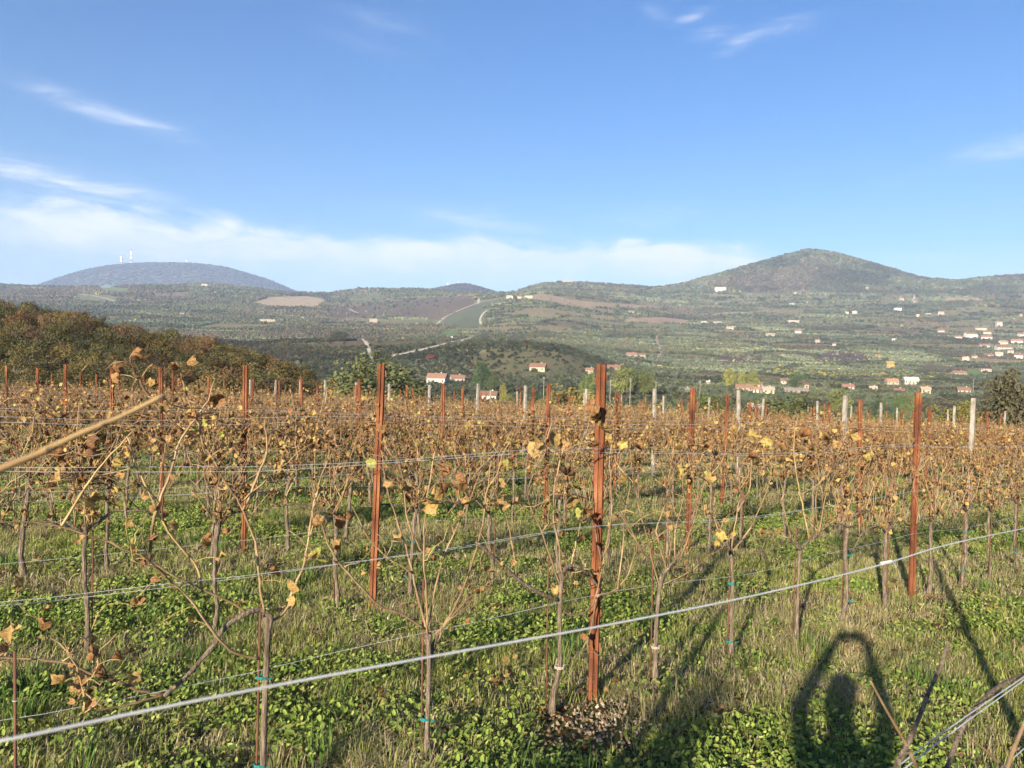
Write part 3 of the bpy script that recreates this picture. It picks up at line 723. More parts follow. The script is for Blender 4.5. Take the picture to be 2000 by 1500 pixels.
# ------------------------------------------------------------------ roads and tracks
def road(pts, width, mat='road'):
    P = []
    for i in range(len(pts) - 1):
        for t in np.linspace(0, 1, 14, endpoint=False):
            P.append(hit(pts[i][0] + (pts[i + 1][0] - pts[i][0]) * t, pts[i][1] + (pts[i + 1][1] - pts[i][1]) * t, pts[0][2] if len(pts[0]) > 2 else 60))
    P.append(hit(pts[-1][0], pts[-1][1], pts[0][2] if len(pts[0]) > 2 else 60))
    P = np.array(P); P2 = P[:, :2]
    k = np.ones(5) / 5; P2 = np.stack([np.convolve(np.pad(P2[:, j], 2, mode='edge'), k, mode='valid') for j in range(2)], 1)
    tn = np.gradient(P2, axis=0); tn /= np.linalg.norm(tn, axis=1)[:, None] + 1e-9
    nr_ = np.stack([-tn[:, 1], tn[:, 0]], 1)
    v = []
    for s in (-1, -0.33, 0.33, 1):
        q = P2 + nr_ * width * 0.5 * s; zq = ground(q[:, 0], q[:, 1]) + 0.35
        v.append(np.column_stack([q, zq]))
    v = np.stack(v, 1).reshape(-1, 3); f = []
    for i in range(len(P2) - 1):
        for s in range(3): f.append((i * 4 + s, i * 4 + s + 1, i * 4 + 5 + s, i * 4 + 4 + s))
    b = MB(); b.add(v, f); return tag(b.build('road', mat), kind='structure')
for rp_, wd_ in ROADS: road(rp_, wd_, 'track' if rp_[0][0] == 1284 else 'road')

# ------------------------------------------------------------------ houses
TERRA = (0.25, 0.135, 0.092); CREAM = (0.42, 0.365, 0.27); WHITE = (0.48, 0.455, 0.41); GREYR = (0.30, 0.25, 0.21)
HOUSES = [  # left, right, top, base (picture), wall, roof, words
    (830, 876, 731, 753, WHITE, TERRA, 'long white farmhouse with terracotta roof below the brown hill'),
    (876, 909, 734, 749, WHITE, TERRA, 'low white wing joined to the long white farmhouse'),
    (936, 974, 766, 787, WHITE, TERRA, 'small white house with red roof nearest behind the vines'),
    (1032, 1070, 711, 727, CREAM, TERRA, 'cream house with bright terracotta roof left of the tall rusty post'),
    (1143, 1162, 720, 733, CREAM, TERRA, 'cream house half behind the tall rusty post'),
    (1184, 1213, 714, 723, CREAM, TERRA, 'red roofed house among trees right of the tall rusty post'),
    (1222, 1246, 690, 700, CREAM, TERRA, 'hamlet house with terracotta roof below the olive terraces'),
    (1247, 1262, 691, 701, CREAM, TERRA, 'smaller hamlet house touching the one below the olive terraces'),
    (1436, 1474, 753, 764, CREAM, TERRA, 'long farm building with terracotta roof and small windows'),
    (1470, 1490, 757, 768, WHITE, TERRA, 'white farm wing right of the long farm building'),
    (1488, 1514, 757, 770, CREAM, GREYR, 'farm shed with grey roof at the end of the farm'),
    (1462, 1496, 747, 757, CREAM, TERRA, 'farm roof standing behind the long farm building'),
    (1460, 1492, 790, 806, WHITE, GREYR, 'white building low behind the vines by the brown bush'),
    (1379, 1390, 745, 752, WHITE, WHITE, 'tiny white shrine house left of the farm'),
    (1337, 1348, 759, 766, WHITE, GREYR, 'tiny white shed beside the rusty post right of centre'),
    (1524, 1546, 741, 751, WHITE, TERRA, 'white house with hipped red roof above the green tree'),
    (1552, 1582, 746, 762, CREAM, (0.2, 0.10, 0.075), 'cream two-storey house with dark red roof and many windows'),
    (1530, 1584, 759, 768, (0.35, 0.3, 0.24), GREYR, 'low grey barn in front of the cream two-storey house'),
    (1645, 1671, 752, 762, WHITE, TERRA, 'white gabled house with red roof above the light green tree'),
    (1697, 1716, 755, 763, CREAM, CREAM, 'flat pale house right of the white gabled house'),
    (1731, 1757, 741, 752, CREAM, (0.40, 0.22, 0.13), 'cream villa with tan roof left of the modern white house'),
    (1766, 1798, 738, 752, WHITE, (0.55, 0.5, 0.48), 'modern white house with dark wing on the right slope'),
    (1746, 1768, 760, 768, CREAM, TERRA, 'low terracotta roofed house behind the wide rusty post'),
    (1799, 1820, 757, 770, CREAM, (0.45, 0.25, 0.17), 'pale house with pinkish roof right of the wide rusty post'),
    (1871, 1900, 758, 769, WHITE, TERRA, 'white house with red roof above the tall pale post'),
    (1938, 1954, 764, 772, CREAM, GREYR, 'small cream house left of the tall olive-brown tree'),
    (1861, 1890, 726, 736, WHITE, TERRA, 'white house with red roof beside the green meadow'),
    (1915, 1938, 717, 727, CREAM, (0.06, 0.05, 0.05), 'cream barn with dark roof edge right of the green meadow'),
    (1731, 1748, 707, 720, (0.42, 0.34, 0.11), (0.32, 0.25, 0.09), 'yellow house on the right slope'),
    (1709, 1722, 694, 700, CREAM, TERRA, 'little terracotta hut above the yellow house'),
    (719, 738, 624, 632, CREAM, CREAM, 'lone cream barn on the grass strip left of centre'),
    (988, 1003, 579, 587, WHITE, WHITE, 'white villa where the pale track reaches the ridge'),
    (1009, 1020, 578, 585, CREAM, TERRA, 'small roofed house right of the white ridge villa'),
    (1024, 1042, 579, 584, CREAM, CREAM, 'long cream building right of the white ridge villa'),
    (880, 885, 658, 664, WHITE, WHITE, 'white hut beside the pale track on the middle hill'),
    (1096, 1120, 549, 555, CREAM, CREAM, 'long pale house on the skyline right of centre'),
    (505, 540, 625, 633, CREAM, CREAM, 'pale villa in the left valley'),
    (392, 406, 556, 562, WHITE, WHITE, 'white house on the left ridge under the mountain'),
    (350, 360, 612, 617, WHITE, GREYR, 'white farm on the left slope'),
    (1395, 1420, 562, 571, WHITE, (0.5, 0.35, 0.25), 'white hill house under the wooded peak'),
    (1328, 1336, 549, 556, WHITE, WHITE, 'white house on the saddle left of the wooded peak'),
    (1226, 1240, 608, 613, WHITE, GREYR, 'white house in the grove above the brown field'),
    (1495, 1515, 652, 660, CREAM, CREAM, 'cream house alone in the middle of the right slope'),
    (1418, 1436, 638, 645, CREAM, GREYR, 'pale house beside yellow trees on the right slope'),
    (1392, 1412, 629, 635, WHITE, WHITE, 'long white house at the edge of the brown field'),
    (1369, 1381, 629, 633, WHITE, WHITE, 'small white house left of the long white one'),
]
FARH = [(1534, 1566, 626, 632), (1550, 1570, 644, 653), (1590, 1604, 663, 670), (1625, 1635, 671, 677), (1650, 1659, 608, 615), (1664, 1677, 608, 614), (1744, 1765, 602, 609), (1789, 1798, 614, 621),
        (1806, 1822, 613, 616), (1830, 1848, 609, 619), (1830, 1848, 644, 650), (1740, 1753, 662, 668), (1755, 1768, 582, 588), (1783, 1796, 587, 594), (1866, 1881, 562, 568), (1857, 1871, 587, 591), (1690, 1697, 561, 566),
        (1540, 1556, 592, 596), (1572, 1586, 589, 593), (1550, 1557, 571, 576), (1990, 1998, 613, 620)]
VILL = [(1863, 1882, 655, 664), (1880, 1915, 649, 664), (1914, 1943, 655, 665), (1918, 1940, 646, 655), (1905, 1932, 639, 646), (1944, 1960, 627, 640), (1910, 1938, 672, 680), (1940, 1984, 674, 685), (1950, 1973, 665, 675),
        (1974, 2004, 662, 674), (1966, 1983, 682, 694), (1942, 1963, 688, 699), (1880, 1896, 697, 706), (1897, 1911, 694, 701), (1922, 1946, 691, 699), (1979, 2003, 691, 701), (1988, 2010, 650, 660)]
rng = np.random.default_rng(23)
for i, h in enumerate(sorted(FARH)):
    HOUSES.append((*h, WHITE if rng.uniform() < .6 else CREAM, TERRA if rng.uniform() < .5 else WHITE, 'small far house, %s from the left of those scattered over the right hillside' % ordinal(i + 1), 'houses scattered over the right hillside'))
for i, h in enumerate(sorted(VILL)):
    HOUSES.append((*h, (0.56, 0.51, 0.42) if rng.uniform() < .6 else (0.6, 0.57, 0.52), TERRA if rng.uniform() < .7 else (0.45, 0.3, 0.2), 'village house with tiled roof, %s from the left in the village' % ordinal(i + 1), 'houses of the hillside village'))
def house(x0, x1, y0, y1, wall, roof, lab, group=None):
    p = hit((x0 + x1) / 2, y1 - 1, 120)
    Y = p[1]; w = (x1 - x0) / F * Y * (0.68 if group else 0.86); H = (y1 - y0) / F * Y * (0.92 if group else 1.02)
    d = min(max(w * 0.55, 3.0), 9.0)
    yaw = rng.uniform(-0.55, 0.55) * (1.0 if group else 0.5) - math.atan2(p[0], p[1]) * 0.6
    flat = roof == wall or roof == WHITE
    rh = min(0.42 * H, d * 0.36) if not flat else 0.25
    hw = H - rh
    w = max(2.5, (w - d * abs(math.sin(yaw)) * 0.8) / max(math.cos(yaw), 0.5))
    root = empty('house', (p[0], p[1] + d * 0.4, p[2] - 0.1), yaw)
    a, b = w / 2, d / 2
    m = MB()
    if flat: m.box((-a, -b, -2.5), (a, b, hw))
    else:
        m.add([(-a, -b, -2.5), (a, -b, -2.5), (a, b, -2.5), (-a, b, -2.5), (-a, -b, hw), (a, -b, hw), (a, b, hw), (-a, b, hw), (-a, 0, hw + rh), (a, 0, hw + rh)],
              [(0, 1, 5, 4), (2, 3, 7, 6), (0, 4, 8, 7, 3), (1, 2, 6, 9, 5), (4, 5, 9, 8), (6, 7, 8, 9)])
    wall = tuple(np.array(wall) * rng.uniform(.72, 1.05) * np.array([1, rng.uniform(.9, 1), rng.uniform(.82, 1)])); roof = tuple(np.array(roof) * rng.uniform(.7, 1.15))
    o = m.build('wall', 'wall', root); o.color = (*wall, 1)
    m = MB(); ov = 0.45; t = 0.28
    if flat:
        m.box((-a - .2, -b - .2, hw), (a + .2, b + .2, hw + 0.3))
    else:
        s = rh / b
        for sg in (-1, 1):
            e0 = (-a - ov, sg * (b + ov), hw - ov * s); r0 = (-a - ov, 0, hw + rh + 0.02); e1 = (a + ov, sg * (b + ov), hw - ov * s); r1 = (a + ov, 0, hw + rh + 0.02)
            q = [e0, e1, r1, r0] + [(x, y, z + t) for x, y, z in (e0, e1, r1, r0)]
            m.add(q, [(0, 1, 2, 3), (4, 7, 6, 5), (0, 4, 5, 1), (1, 5, 6, 2), (2, 6, 7, 3), (3, 7, 4, 0)])
    ro = m.build('roof', 'roof', root); ro.color = (*roof, 1)
    pxw = x1 - x0
    if pxw > 9:
        m = MB(); m.box((a * 0.4 - .35, -.35 + b * .3, hw + rh * 0.5), (a * 0.4 + .35, .35 + b * .3, hw + rh + 0.9)); c = m.build('chimney', 'wall', ro); c.color = (*wall, 1)
    nw = int(np.clip(w / 2.6, 2, 8)); floors = 2 if hw > 4.6 else 1
    wm = MB(); wm.box((-.5, -.06, -.65), (.5, .06, .65)); wme = None
    di = nw // 2
    for fl in range(floors):
        for q in range(nw):
            xx = -a + w * (q + 0.5) / nw; zz_ = (fl + 0.55) * hw / floors
            if fl == 0 and q == di:
                m = MB(); m.box((xx - .55, -b - .08, -1.0), (xx + .55, -b + .05, min(2.1, hw * .8))); m.build('door', 'door', root); continue
            if wme is None: o = wm.build('window', 'pane', root, loc=(xx, -b - 0.01, zz_)); wme = o.data
            else: o = link('window', wme, root, (xx, -b - 0.01, zz_))
            if hw < 3: o.scale = (1, 1, 0.75)
    for q in range(2):
        o = link('window', wme, root, (-a - 0.01, -b + d * (q + .6) / 2.2, 0.55 * hw / floors + (hw / floors if floors == 2 else 0))) if wme else None
        if o: o.rotation_euler = (0, 0, math.pi / 2)
    return tag(root, lab, 'house', group)
for h in HOUSES: house(*h)

# ------------------------------------------------------------------ masts and poles
def mast(px, base, top, wpx, lab, D):
    r = ray(px, base); x = r[0] / r[1] * D; z = gz(x, D)
    zt = EYE + ray(px, top)[2] / ray(px, top)[1] * D; Hm = zt - z; w = wpx / F * D
    root = empty('radio_mast', (x, D, z))
    n = 6; b = [MB(), MB()]
    for s in range(n):
        z0, z1 = Hm * s / n, Hm * (s + 1) / n
        k0, k1 = w * (1 - 0.75 * s / n) / 2, w * (1 - 0.75 * (s + 1) / n) / 2
        m = b[s % 2]; th_ = max(w * 0.06, 0.32)
        cs = [(-1, -1), (1, -1), (1, 1), (-1, 1)]
        for i in range(4):
            (ax, ay), (bx, by) = cs[i], cs[(i + 1) % 4]
            m.tube([(ax * k0, ay * k0, z0), (ax * k1, ay * k1, z1)], th_, 4)
            m.tube([(ax * k0, ay * k0, z0), (bx * k1, by * k1, z1)], th_ * .6, 4)
            m.tube([(ax * k1, ay * k1, z1), (bx * k1, by * k1, z1)], th_ * .6, 4)
    b[0].build('white_section', 'mast_white', root); b[1].build('red_section', 'mast_red', root)
    m = MB(); m.tube([(0, 0, Hm), (0, 0, Hm * 1.12)], max(w * 0.06, .4), 5); m.build('antenna', 'mast_white', root)
    m = MB()
    for q in range(3): m.tube([(w * .1, -w * .35, Hm * (.45 + .18 * q)), (w * .1, -w * .5, Hm * (.45 + .18 * q))], [w * .22, w * .3], 10)
    m.build('dish', 'mast_white', root)
    tag(root, lab, 'mast')
mast(237, 515, 498, 5, 'shorter broad red and white mast on the far mountain', 6000)
mast(256, 514, 486, 4, 'tallest thin red and white mast on the far mountain', 6000)
mast(365, 516, 506, 3, 'short mast at the right end of the mountain top', 6000)
mast(874, 560, 551, 2.5, 'small mast on the little round hill', 4200)
mast(895, 557, 547, 1.6, 'thin mast right of the small mast on the little round hill', 4200)
mast(1586, 540, 524, 2.2, 'lattice pylon standing on the wooded peak side', 2880)
def pole(px, base, top, D, lab):
    r = ray(px, base); x = r[0] / r[1] * D; z = gz(x, D); zt = EYE + ray(px, top)[2] / ray(px, top)[1] * D
    root = empty('utility_pole', (x, D, z)); H_ = max(zt - z, 5)
    m = MB(); m.tube([(0, 0, -.5), (0, 0, H_)], [.17, .11], 8); m.build('shaft', 'pole', root)
    m = MB(); m.box((-.7, -.06, H_ - .6), (.7, .06, H_ - .45)); m.build('crossarm', 'pole', root)
    tag(root, lab, 'pole')
pole(1192, 757, 742, 330, 'utility pole left end of the white road behind the tall post')
pole(1231, 757, 738, 340, 'utility pole at the middle of the white road bend')
pole(1281, 762, 744, 340, 'utility pole right of the white road bend')
pole(1367, 768, 742, 330, 'utility pole left of the tiny white shrine house')
pole(1062, 758, 736, 320, 'utility pole left of the tall rusty post in the valley')
pole(1343, 636, 618, 1500, 'pole at the end of the brown field on the hill')
pole(1901, 752, 742, 520, 'utility pole above the white house with red roof')
pole(1936, 768, 752, 500, 'utility pole left of the small cream house')

# ------------------------------------------------------------------ haze: even, pale air over the whole country
m, t = nodes_of('haze_air')
pv = t.nodes.new('ShaderNodeVolumePrincipled'); pv.inputs['Color'].default_value = (0.50, 0.67, 1.0, 1); pv.inputs['Density'].default_value = 1.25e-4; pv.inputs['Anisotropy'].default_value = 0.0
ov = t.nodes.new('ShaderNodeOutputMaterial'); t.links.new(pv.outputs[0], ov.inputs['Volume'])
b = MB(); zlow = float(V[:, 2].min()) - 1.0; zhi = float(V[:, 2].max()) + 130
b.box((-10500, -10500, zlow), (10500, 10500, zhi))
tag(b.build('haze', m), 'pale blue haze lying over the far hills', 'haze', kind='stuff')

# ================================================================== THE VINEYARD
KMAX = 15
def rowpt(k, t, off=0.0, h=0.0):
    """Point t metres along row k from its first post column, off metres towards the next row, h above ground."""
    q = P1 + (k - 1) * AV + BU * t + np.array([-BU[1], BU[0]]) * off
    return np.array([q[0], q[1], gz(q[0], q[1]) + h])
RZ = math.atan2(BU[1], BU[0])
def in_view(p, m=0.06):
    return p[1] > 1.2 and -0.70 - m < p[0] / p[1] < 0.72 + m

# ------------------------------------------------------------------ posts
def steel_profile():
    """Omega-shaped folded sheet, 58 mm wide, as a thin closed strip."""
    c = [(-0.029, 0.020), (-0.024, 0.0), (-0.004, 0.0), (0.0, 0.012), (0.004, 0.012), (0.008, 0.0), (0.024, 0.0), (0.029, 0.020)]
    c = np.array(c); t = 0.0028
    n = np.gradient(c, axis=0); n /= np.linalg.norm(n, axis=1)[:, None]; n = np.stack([-n[:, 1], n[:, 0]], 1)
    return c, c + n * t
def steel_post(name='steel_post', H=1.90):
    root = empty(name, (0, 0, 0))
    a, b = steel_profile(); n = len(a)
    loop = np.concatenate([a, b[::-1]])
    zs = [-0.3, 0.4, 0.9, 1.4, H]
    v = np.concatenate([np.column_stack([loop, np.full(len(loop), z)]) for z in zs]); L = len(loop)
    f = []
    for i in range(len(zs) - 1):
        for j in range(L): f.append((i * L + j, i * L + (j + 1) % L, (i + 1) * L + (j + 1) % L, (i + 1) * L + j))
    top = (len(zs) - 1) * L
    for j in range(n - 1): f.append((top + j, top + j + 1, top + L - 2 - j, top + L - 1 - j))
    m = MB(); m.add(v, f); m.build('profile', 'rust', root)
    m = MB()
    for sx in (-1, 1):
        for q in range(9):
            z = H - 0.10 - q * 0.19 + (0.02 if sx > 0 else 0)
            m.tube([(sx * 0.0285, 0.016, z), (sx * 0.036, 0.010, z + 0.004), (sx * 0.038, 0.006, z + 0.022)], 0.0028, 5)
            m.box((sx * 0.0295 - 0.004, 0.016, z - 0.012), (sx * 0.0295 + 0.004, 0.024, z + 0.03))
    o = m.build('wire_hooks', 'rust', root)
    m = MB()
    for z in (0.42, 1.06, 1.46):
        th_ = np.linspace(0, 2 * math.pi, 15); m.tube(np.column_stack([np.cos(th_) * 0.034, 0.009 + np.sin(th_) * 0.017, z + 0.006 * np.sin(3 * th_)]), 0.0014, 4, cap=False)
    m.build('wire_loop', 'rust_rod', root)
    return root
def concrete_post():
    root = empty('concrete_post', (0, 0, 0)); m = MB(); a = 0.038; c = 0.008; H = 2.04
    oc = [(-a, -a + c), (-a + c, -a), (a - c, -a), (a, -a + c), (a, a - c), (a - c, a), (-a + c, a), (-a, a - c)]
    zs = [(-0.3, 1.1), (0.6, 1.05), (1.3, 1.0), (H - 0.02, 0.95), (H, 0.86)]
    v = np.array([(x * s, y * s, z) for z, s in zs for x, y in oc]); f = []
    for i in range(len(zs) - 1):
        for j in range(8): f.append((i * 8 + j, i * 8 + (j + 1) % 8, (i + 1) * 8 + (j + 1) % 8, (i + 1) * 8 + j))
    f.append(tuple(range((len(zs) - 1) * 8, len(zs) * 8)))
    m.add(v, f); m.build('shaft', 'concrete', root)
    m = MB()
    for z in (0.7, 1.05, 1.45, 1.8):
        m.tube([(-.05, -.02, z), (-.05, .02, z)], 0.003, 4); m.tube([(-.052, 0, z), (.052, 0, z)], 0.003, 4)
    m.build('wire_pins', 'wire', root)
    return root
SP = steel_post(); CP = concrete_post(); sp_used = cp_used = False
rng = np.random.default_rng(3)
# where single posts stand off the regular grid (picture column, row of the foot)
FOOT = {(1, 0): (1157, 1380), (2, 0): (726, 1200), (3, 0): (474, 1087), (4, 0): (315, 1014), (1, 1): (1781, 1173), (2, 1): (1342, 1087), (3, 1): (1063, 1027)}
LEAN = {(1, 0): 0.4, (2, 0): 0.6, (1, 1): 0.8}
POST = {}
for k in range(0, KMAX + 1):
    seen = 0
    for j in range(-4, 12):
        p = rowpt(k, j * SPAN + rng.uniform(-0.06, 0.06))
        if (k, j) in FOOT:
            q = hit(*FOOT[(k, j)]); p = np.array([q[0], q[1], q[2]])
        if not (in_view(p) or (k == 0 and j in (-1, 0))) or p[1] > 44: continue
        seen += 1
        conc = j in (3, 6, 9)
        if conc:
            o = copy_tree(CP) if cp_used else CP; cp_used = True
        else:
            o = copy_tree(SP) if sp_used else SP; sp_used = True
        o.location = p; o.scale = (1, 1, rng.uniform(0.97, 1.02) if k > 2 else 1.0)
        sd = 0.022 if k > 1 else 0.006
        o.rotation_euler = (rng.normal(0, sd), rng.normal(0, sd), (RZ - 0.95 if not conc else RZ) + rng.uniform(-.15, .15))
        POST[(k, j)] = p
        rn = 'nearest' if k == 1 else ordinal(k)
        if k == 0: lab = 'rusty steel post just outside the picture on the %s of the photographer' % ('right' if j == 0 else 'left')
        elif conc: lab = 'pale weathered concrete post, %s post from the left along the %s vine row' % (ordinal(seen), rn)
        else: lab = 'rusty steel profile post, %s post from the left along the %s vine row' % (ordinal(seen), rn)
        if (k, j) == (1, 0): lab = 'tallest rusty steel post standing right of centre in the nearest row'
        tag(o, lab, 'post', 'concrete trellis posts' if conc else 'rusty trellis posts')

# ------------------------------------------------------------------ leaves
LOBE = [(0, 1.0), (15, 0.84), (31, 0.72), (48, 0.90), (66, 0.80), (84, 0.68), (104, 0.78), (128, 0.68), (152, 0.60), (172, 0.24)]
def leaf_geo(rng, size, curl, fold, wav):
    ang = [math.radians(a) for a, r in LOBE] + [-math.radians(a) for a, r in LOBE[:0:-1]]
    rad = [r for a, r in LOBE] + [r for a, r in LOBE[:0:-1]]
    x = np.array([r * math.cos(a) for a, r in zip(ang, rad)]); y = np.array([r * math.sin(a) for a, r in zip(ang, rad)])
    x = np.concatenate([[0.0], x]); y = np.concatenate([[0.0], y]); d = np.hypot(x, y)
    z = fold * np.abs(y) + wav * np.sin(np.arctan2(y, x) * 3 + rng.uniform(0, 6)) * d
    th_ = curl * d                     # roll the rim up
    s = np.where(d > 0, np.sin(np.clip(th_, 0, 2.4)) / np.maximum(th_, 1e-3), 1) if abs(curl) > 0.01 else 1
    zz_ = (1 - np.cos(np.clip(th_, 0, 2.4))) / max(curl, 1e-3)
    v = np.stack([(x * s + 0.24) * size * 0.55, y * s * size * 0.55, (z + zz_) * size * 0.55], 1)
    n = len(x) - 1
    return v, [(0, i, i % n + 1) for i in range(1, n + 1)]
LEAFC = [(0.315, 0.195, 0.088), (0.235, 0.128, 0.060), (0.37, 0.255, 0.10), (0.40, 0.31, 0.10), (0.31, 0.33, 0.085), (0.13, 0.068, 0.038), (0.28, 0.138, 0.062)]
LEAFW = np.array([0.28, 0.21, 0.20, 0.08, 0.03, 0.11, 0.09])
rngL = np.random.default_rng(77)
LEAFM = []      # shared meshes for the leaves one can pick apart
for i in range(42):
    c = i % 7 if i < 7 else int(rngL.choice(7, p=LEAFW))
    curl = {3: 0.85, 4: 0.7, 2: 1.2}.get(c, 1.7) * rngL.uniform(0.7, 1.4)
    v, f = leaf_geo(rngL, 1.0, curl, rngL.uniform(0, 0.7), rngL.uniform(0.12, 0.38))
    m = MB(); dd = np.linalg.norm(v, axis=1)[:, None] / 0.8
    cc = np.array(LEAFC[c]) * (1 - 0.25 * dd) + np.array((0.28, 0.15, 0.06)) * 0.25 * dd
    m.add(v, f, cc * rngL.uniform(0.8, 1.2, (len(v), 1))); q = m.mesh('leaf', True); q.materials.append(M['leaf']); LEAFM.append((q, c))
def rand_rot(rng):
    q = rng.normal(size=4); q /= np.linalg.norm(q)
    w, x, y, z = q
    return np.array([[1 - 2 * (y * y + z * z), 2 * (x * y - z * w), 2 * (x * z + y * w)], [2 * (x * y + z * w), 1 - 2 * (x * x + z * z), 2 * (y * z - x * w)], [2 * (x * z - y * w), 2 * (y * z + x * w), 1 - 2 * (x * x + y * y)]])
def add_leaf_obj(parent, p, size, rng, mesh=None):
    me_ = LEAFM[rng.integers(len(LEAFM))][0] if mesh is None else mesh
    o = link('leaf', me_, parent, p); o.rotation_euler = (rng.normal(0, 0.9) + 0.5, rng.normal(0, 0.9), rng.uniform(0, 6.28)); o.scale = (size, size * rng.uniform(.7, 1), size)
    return o

# ------------------------------------------------------------------ vines: x along the row, y across, z up
def wiggle(rng, p0, p1, n, amp, arch=0.0):
    t = np.linspace(0, 1, n)[:, None]
    p = np.asarray(p0)[None] * (1 - t) + np.asarray(p1)[None] * t
    w = np.cumsum(rng.normal(0, 1, (n, 3)), 0); w -= t * w[-1]; w -= (1 - t) * w[0]
    p = p + w * amp; p[:, 2] += arch * 4 * t[:, 0] * (1 - t[:, 0])
    return p
def trunk_pts(rng, hh):
    n = 8; z = np.linspace(-0.05, hh, n)
    w = np.cumsum(rng.normal(0, 0.010, (n, 2)), 0); w -= w[0]
    return np.column_stack([w, z])
def gen_vine(seed, ncane, nleaf, lsize, detail):
    """Returns trunk points, radii, arms, canes and leaf places of one vine."""
    r = np.random.default_rng(seed)
    hh = r.uniform(0.70, 0.84); tp = trunk_pts(r, hh)
    tr = np.interp(np.linspace(0, 1, 8), [0, 0.12, 0.3, 0.8, 1.0], [0.026, 0.024, 0.017, 0.016, 0.021]) * r.uniform(0.85, 1.15)
    head = tp[-1]; arms = []; canes = []
    for sg in ([-1, 1] if r.uniform() < 0.6 else [r.choice([-1, 1])]):
        L = r.uniform(0.25, 0.5); e = head + np.array([sg * L, r.normal(0, 0.03), r.uniform(-0.12, 0.08)])
        arms.append(wiggle(r, head - [0, 0, 0.03], e, 7, 0.012, r.uniform(0.03, 0.12)))
    for i in range(ncane):
        if r.uniform() < 0.45: b = head + r.normal(0, 0.015, 3)
        else: a = arms[r.integers(len(arms))]; b = a[r.integers(1, len(a))]
        top = r.uniform(0.98, 1.46) if r.uniform() < 0.93 else r.uniform(1.45, 1.72)
        e = np.array([b[0] + r.normal(0, 0.24), r.normal(0, 0.085), top])
        canes.append(wiggle(r, b, e, 8 if detail else 6, 0.020, r.uniform(-0.03, 0.1)))
        if r.uniform() < 0.5:
            q = canes[-1]; s0 = q[r.integers(3, len(q) - 1)]
            canes.append(wiggle(r, s0, s0 + np.array([r.normal(0, .16), r.normal(0, .10), r.uniform(-0.05, .25)]), 5, 0.012))
    leaves = []
    for i in range(nleaf):
        q = canes[r.integers(len(canes))]; t = r.uniform(0.06, 1) * (len(q) - 1); a = int(min(t, len(q) - 2)); p = q[a] + (q[a + 1] - q[a]) * (t - a)
        leaves.append(p + r.normal(0, 0.03, 3) + [0, 0, -0.02])
    return tp, tr, arms, canes, leaves
def cane_rad(q, r0): return np.linspace(r0, r0 * 0.45, len(q))
def leaf_bunch(m, r, places, lsize, full):
    for p in places:
        c = int(r.choice(7, p=LEAFW)); s = lsize * r.uniform(0.6, 1.35)
        if full: v, f = leaf_geo(r, s, r.uniform(0.5, 1.9), r.uniform(0, 0.5), r.uniform(0.05, 0.2))
        else:
            cu = r.uniform(-0.3, 0.5)
            v = np.array([(0, 0, 0), (.45, .38, cu * .5), (.95, 0, cu), (.45, -.38, cu * .5 - .1), (.1, .45, cu), (.1, -.45, cu)]) * s * 0.8
            f = [(0, 1, 2), (0, 2, 3), (0, 4, 1), (0, 3, 5)]
        m.add(v @ rand_rot(r).T + p, f, np.array(LEAFC[c]) * r.uniform(0.7, 1.3))
def make_far(seed, nc, nl, ls, full=False):
    r = np.random.default_rng(seed + 900)
    tp, tr, arms, canes, leaves = gen_vine(seed, nc, nl, ls, False)
    root = empty('grapevine', (0, 0, 0))
    m = MB(); m.tube(tp, tr, 6)
    for a in arms: m.tube(a, cane_rad(a, 0.011), 5)
    m.build('trunk', 'bark', root, True)
    m = MB()
    for q in canes: m.tube(q, cane_rad(q, 0.0042), 4)
    tag(m.build('canes', 'cane', root, True), kind='stuff')
    m = MB(); leaf_bunch(m, r, leaves, ls, full)
    tag(m.build('leaves', 'leaf', root), kind='stuff')
    return root
FARV = [make_far(1000 + i, 31 + i % 4, 300 + 12 * (i % 5), 0.054) for i in range(14)]
MIDV = [make_far(1100 + i, 32 + i % 4, 235 + 8 * (i % 5), 0.057, True) for i in range(8)]
far_used = set()
def make_near(k, t, seed, ncane, nleaf, lab, tie=0, cane_r=0.0040, clear=False):
    """A vine of the nearest rows: every cane and leaf a part of its own."""
    r = np.random.default_rng(seed)
    tp, tr, arms, canes, leaves = gen_vine(seed, ncane, nleaf, 0.1, True)
    p = rowpt(k, t); root = empty('grapevine', p, RZ + (math.pi if r.uniform() < .5 else 0))
    tp = curve(tp, 20); tr = np.interp(np.linspace(0, 7, 20), np.arange(8), tr) * (1 + r.normal(0, .10, 20)); tp = tp + r.normal(0, .0022, tp.shape); m = MB(); m.tube(tp, tr * 0.9, 9); m.build('trunk', 'bark', root, True)
    if clear:      # keep this vine out of the sight lines close to the lens
        cR, sR = math.cos(root.rotation_euler.z), math.sin(root.rotation_euler.z)
        def out(q):
            w = np.atleast_2d(q); X_ = p[0] + w[:, 0] * cR - w[:, 1] * sR; Y_ = p[1] + w[:, 0] * sR + w[:, 1] * cR
            return bool(np.all((Y_ < 0.02) | (X_ < -0.80 * Y_ - 0.03)))
        arms = [q for q in arms if out(q)]; canes = [q for q in canes if out(q)]; leaves = [q for q in leaves if out(q)]
    for a in arms:
        m = MB(); m.tube(a, cane_rad(a, 0.0105), 6); m.build('arm', 'bark', root, True)
    for q in canes:
        m = MB(); m.tube(q, cane_rad(q, cane_r * r.uniform(.8, 1.2)), 5); m.build('cane', 'cane' if r.uniform() < .85 else 'cane_pale', root, True)
    for q in leaves: add_leaf_obj(root, q, r.uniform(0.038, 0.072), r)
    stake_and_tie(root, tp, r, tie)
    return tag(root, lab, 'vine', 'grapevines in rows')
